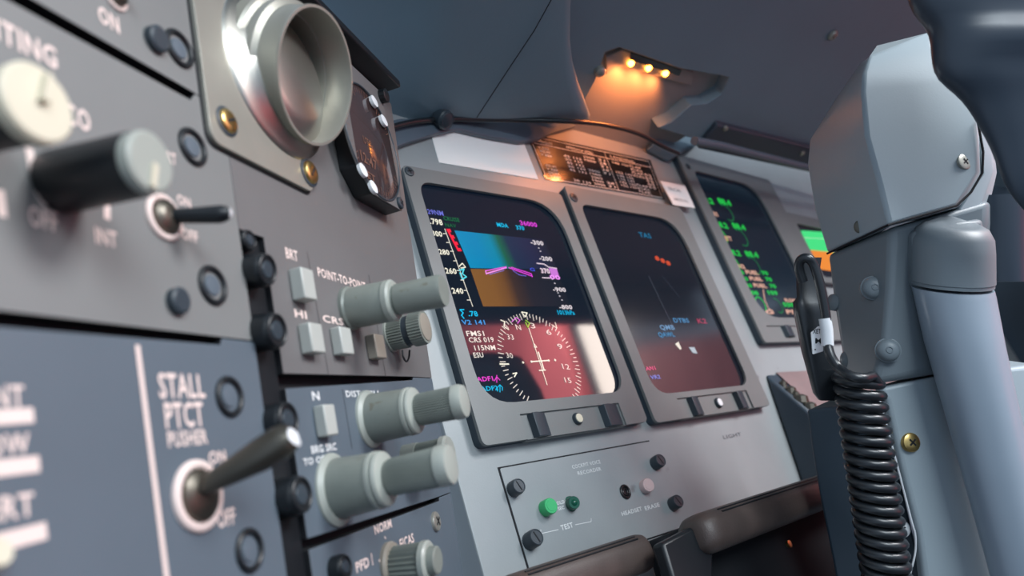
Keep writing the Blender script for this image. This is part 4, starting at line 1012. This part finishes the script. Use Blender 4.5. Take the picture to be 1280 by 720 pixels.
# outer rim past the seam
HR = [[(1196, 95, .432), (1214, 118, .430), (1222, 122, .46)], [(1223, 150, .426), (1234, 155, .428), (1240, 160, .46)], [(1229, 218, .424), (1242, 214, .428), (1246, 216, .46)], [(1198, 262, .424), (1220, 280, .425), (1232, 276, .46)]]
mb = MB(); mb.loft([C3(r)+[C3(r)[-1]+fv3(0, 0, .03), C3(r)[0]+fv3(0, 0, .05)] for r in HR]); obj('rim', mb, M['column'], cc, bevel=.0012)
# housing below the cover
H2 = [
 [(1034, 318, .480), (1112, 284, .421), (1160, 272, .421), (1236, 250, .424), (1240, 250, .46)],
 [(1036, 330, .478), (1114, 300, .421), (1160, 296, .423), (1236, 280, .424), (1240, 280, .46)],
 [(1042, 380, .472), (1112, 360, .420), (1142, 358, .424), (1200, 350, .428), (1236, 350, .46)],
 [(1050, 430, .468), (1105, 430, .421), (1152, 430, .424), (1200, 430, .430), (1240, 430, .46)],
 [(1058, 478, .462), (1090, 482, .424), (1166, 466, .424), (1215, 460, .432), (1250, 460, .46)]]
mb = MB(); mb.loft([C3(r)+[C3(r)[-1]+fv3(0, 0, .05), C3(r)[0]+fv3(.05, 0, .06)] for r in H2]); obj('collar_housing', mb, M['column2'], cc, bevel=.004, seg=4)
# slot shadow step and stepped boss on the housing
mb = MB(); q = C3([(1118, 298, .4165), (1142, 291, .4165), (1158, 352, .4165), (1146, 358, .4165)]); 
H3 = [[(1142, 289, .416), (1200, 275, .412), (1230, 273, .416)], [(1146, 350, .414), (1202, 345, .410), (1240, 345, .414)], [(1150, 362, .414), (1202, 352, .410), (1244, 352, .414)]]
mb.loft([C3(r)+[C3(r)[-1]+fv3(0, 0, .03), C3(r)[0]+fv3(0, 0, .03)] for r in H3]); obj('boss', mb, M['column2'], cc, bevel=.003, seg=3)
# lower plate
H4 = [
 [(1090, 484, .437), (1100, 484, .4285), (1168, 468, .4285), (1300, 455, .44)],
 [(1100, 500, .436), (1108, 500, .4275), (1172, 500, .428), (1310, 500, .44)],
 [(1118, 580, .434), (1126, 580, .426), (1190, 580, .427), (1330, 580, .44)],
 [(1140, 665, .432), (1148, 665, .424), (1214, 665, .426), (1350, 665, .44)],
 [(1150, 760, .430), (1160, 760, .422), (1235, 760, .425), (1370, 760, .44)]]
mb = MB(); mb.loft([C3(r)+[C3(r)[-1]+fv3(0, 0, .06), C3(r)[0]+fv3(.05, 0, .05)] for r in H4]); obj('lower_cover', mb, M['column'], cc, bevel=.003, seg=3, label='lower column cover')
mb = MB(); P = C3([(1089, 488, .433), (1096, 492, .430), (1101, 505, .4285), (1121, 580, .4265), (1139, 650, .4245), (1144, 668, .424), (1144, 690, .424), (1139, 712, .424), (1134, 730, .424)]); mb.tube(spline(P, 5), .0006, 8); obj('edge_trim', mb, M['white'], cc, label='thin pale edging strip')
# cable guard behind the coil
H5 = [[(1008, 512, .475), (1060, 508, .455), (1100, 490, .45)], [(1014, 560, .475), (1062, 560, .455), (1118, 560, .445)], [(1024, 620, .475), (1080, 620, .450), (1136, 640, .440)], [(1040, 700, .47), (1100, 700, .45), (1150, 700, .437)], [(1055, 780, .47), (1120, 780, .45), (1165, 780, .435)]]
mb = MB(); mb.loft([C3(r)+[C3(r)[-1]+fv3(0, 0, .03), C3(r)[0]+fv3(0.03, 0, .03)] for r in H5]); obj('cable_guard', mb, M['slate'], cc, bevel=.002, seg=3, label='dark slate side guard')
# tube
mb = MB(); rings = []
rows = [(1144, 1236, 360, .395), (1146, 1238, 368, .394), (1160, 1250, 430, .392), (1180, 1266, 500, .39), (1208, 1288, 600, .388), (1236, 1314, 700, .386), (1260, 1338, 790, .385)]
for xl, xr, y, d in rows:
    c = CAM((xl+xr)/2, y, d+.02); rr = (xr-xl)/2*(d+.02)/FPX
    rings.append([c+rt*rr*math.cos(t)+fwd*rr*.9*math.sin(t)+dn*(-rr*.18*math.sin(t)) for t in [2*math.pi*i/48 for i in range(48)]])
mb.loft(rings); obj('column_tube', mb, M['tubep'], cc, ang=50, label='smooth cylindrical tube')
mb = MB(); c = CAM(1190, 356, .415); rr = 48*.415/FPX
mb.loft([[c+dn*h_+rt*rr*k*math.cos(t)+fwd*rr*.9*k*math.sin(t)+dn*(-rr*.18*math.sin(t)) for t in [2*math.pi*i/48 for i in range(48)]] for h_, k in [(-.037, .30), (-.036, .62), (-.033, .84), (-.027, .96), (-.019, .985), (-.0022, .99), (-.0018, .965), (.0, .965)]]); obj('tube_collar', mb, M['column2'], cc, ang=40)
def cscrew(x, y, d, hp, nrm, mt, cross=True, dome=.5, root=cc, name='screw', wash=None, lab=None):
    f = sub(CAM(x, y, d), MW@np.array(nrm, float)); r = hp*d/FPX; mb = MB()
    if wash: mb.lathe(f, 0, 0, [(r*1.2, -.002), (r*1.2, .0003), (r*1.1, .0006)], 32, 2)
    mb.lathe(f, 0, 0, [(r, -.002), (r, r*dome*.35), (r*.9, r*dome*.7), (r*.65, r*dome*.93), (r*.3, r*dome), (r*.02, r*dome)], 32)
    slotted(mb, f, 0, 0, r*dome+.0001, r*.55, 1, .5, cross)
    obj(name, mb, [mt, M['gap'], M[wash] if wash else mt], root, label=lab)
cscrew(1206, 202, .4185, 10, (.25, -.2, -.95), M['steelm'], dome=.15, lab='upper cover screw')
cscrew(1077, 283, .443, 9, (-.45, -.1, -.9), M['gun'], dome=.15)
cscrew(1138, 553, .4265, 12, (.1, -.2, -.95), M['brass'], dome=.4, lab='brass screw')
cscrew(1126, 661, .4335, 11, (-.1, -.1, -.95), M['white'], dome=.5, cross=True, lab='white plastic screw')
for x, y, hp, d in [(1092, 360, 14, .4335), (1110, 438, 14, .4215)]:
    f = sub(CAM(x, y, d), MW@np.array((-.25, -.15, -.95))); r = hp*d/FPX; mb = MB()
    mb.lathe(f, 0, 0, [(r*1.12, -.003), (r*1.1, .0003), (r, .0006), (r*.95, r*.28), (r*.72, r*.5), (r*.4, r*.6), (r*.05, r*.62)], 36); mb.torus(f, 0, 0, r*.25, r*.05, r*.62); obj('rivet', mb, M['column2'], cc)
for x, y, hp, d in [(1043, 378, 9, .472), (1060, 449, 9, .462)]:
    f = sub(CAM(x, y, d), MW@np.array((-.95, -.1, -.3))); r = 11*d/FPX; mb = MB(); mb.lathe(f, 0, 0, [(r, -.003), (r*.95, r*.28), (r*.6, r*.5), (r*.05, r*.6)], 28); obj('rivet', mb, M['column2'], cc)

# ================================================================ YOKE (dark grip in the top right corner)
yk = thing('control_yoke', 'black control wheel grip filling the top right corner', 'control yoke', F1, *F1.uv(1210, 100, .2), .2)
rows = [(1118, 1335, -120), (1128, 1335, -60), (1134, 1335, -10), (1141, 1335, 14), (1160, 1335, 32), (1166, 1425, 50), (1166, 1335, 78), (1172, 1335, 98), (1196, 1335, 116), (1212, 1335, 134), (1226, 1335, 160), (1240, 1335, 184), (1250, 1335, 215), (1262, 1335, 242), (1280, 1335, 262), (1300, 1335, 285)]
rings = []
for xl, xr, y in rows:
    d = .36; cx = (xl+xr)/2; hw = (xr-xl)/2; c = CAM(cx, y, d)
    rings.append([c+rt*(hw*d/FPX)*math.copysign(abs(math.cos(t))**.8, math.cos(t))+fwd*(hw*d/FPX)*.35*math.sin(t) for t in [2*math.pi*i/40 for i in range(40)]])
mb = MB(); mb.loft(rings); obj('grip', mb, M['yoke'], yk, ang=60, subsurf=1)
if False: mb.tube(spline(C3([(1240, 180, .40), (1258, 230, .40), (1272, 290, .40), (1300, 340, .40)]), 6), .010, 16)
mb = MB(); rings = []
for xl, xr, y, d in [(1222, 1282, 245, .445), (1228, 1282, 300, .445), (1236, 1284, 352, .445)]:
    c = CAM((xl+xr)/2, y, d); hw = (xr-xl)/2*d/FPX; rings.append([c+rt*hw*math.cos(t)+fwd*hw*.6*math.sin(t) for t in [2*math.pi*i/32 for i in range(32)]])
mb.loft(rings); obj('hub', mb, M['yoke'], yk)

# ================================================================ COILED CORD
cd = thing('coiled_cord', 'black coiled cord with connector and white tag beside the column', 'cord', F1, *F1.uv(1080, 700, .1), .1)
pts = []; dc = .40
turns = 24; p_top = np.array([1068, 466.]); pitch = 14.1
n_per = 22
for i in range(turns*n_per+1):
    t = i/n_per; y = 470+t*pitch; cx = 1072+(y-470)*.145; a = 2*math.pi*t+math.pi*.5
    rr = 25*dc/FPX
    pts.append(CAM(cx, y, dc)+rt*rr*math.cos(a)+fwd*rr*.9*-math.sin(a)*-1+dn*0)
mb = MB(); mb.tube(pts, 6.2*dc/FPX, 10); obj('coil', mb, M['rubber'], cd, ang=80)
lead = C3([(1004, 352, .405), (999, 336, .404), (1001, 325, .402), (1010, 323, .40), (1018, 333, .40), (1026, 360, .399), (1033, 400, .398), (1034, 425, .398), (1038, 444, .395), (1048, 459, .392), (1062, 469, .385), (1078, 473, .383), (1091, 470, .388)])
lp_ = spline(lead, 8); lp_.append(pts[14])
mb = MB(); mb.tube(lp_, 6*.398/FPX, 14); obj('lead', mb, M['rubber'], cd, ang=80)
mb = MB(); P = C3([(1031, 398, .3985), (1033.5, 412, .398), (1034.5, 432, .398)]); mb.tube(P, [7.4*.398/FPX]*3, 20); obj('sleeve', mb, M['white'], cd, label='white sleeve round the cable')
mb = MB(); rings = []
for xl, xr, y in [(999, 1026, 322), (996, 1024, 335), (997, 1024, 372), (993, 1026, 378), (994, 1030, 392), (1004, 1040, 440), (1018, 1046, 492), (1024, 1044, 500)]:
    d = .415; c = CAM((xl+xr)/2, y, d); hw = (xr-xl)/2*d/FPX
    hh = .45 if y < 375 else .6
    rings.append([c+rt*hw*math.copysign(abs(math.cos(t))**.45, math.cos(t))+fwd*hw*hh*math.copysign(abs(math.sin(t))**.45, math.sin(t)) for t in [2*math.pi*i/32 for i in range(32)]])
mb = MB(); mb.loft(rings); obj('connector', mb, M['rubber'], cd, ang=50)
ft = sub(CAM(1024, 422, .4030), -fwd, up=-dn)
k_ = .403/FPX
mb = MB(); mb.prism(ft, rp([(-10*k_, -22*k_), (0*k_, -22*k_), (8*k_, -17*k_), (4*k_, 19*k_), (-3*k_, 14*k_), (-11*k_, 4*k_)] if False else [(-8*k_, -21*k_), (5*k_, -17*k_), (4*k_, 14*k_), (-1*k_, 14*k_), (-10*k_, 6*k_)], .0004), -.0008, 0)
obj('tag', mb, M['white'], cd, label='small white printed tag')
def ttext(mb, s_, cx, cy, wd, h, ang=0):
    vs, fs, x0, x1, y0, y1 = glyphs(s_, .02)
    mb.add([ft.pt((cx+wd*((a-x0)/(x1-x0)-.5))*k_, (cy+h*((b-y0)/(y1-y0)-.5))*k_, .0001) for a, b in vs], fs)
mb = MB(); ttext(mb, 'XET', -3, 8, 10, 6); ttext(mb, 'M', -1, -4, 8, 7); ttext(mb, '.', -5, -15, 2, 2); obj('lettering', mb, M['black'], cd, flat=True)
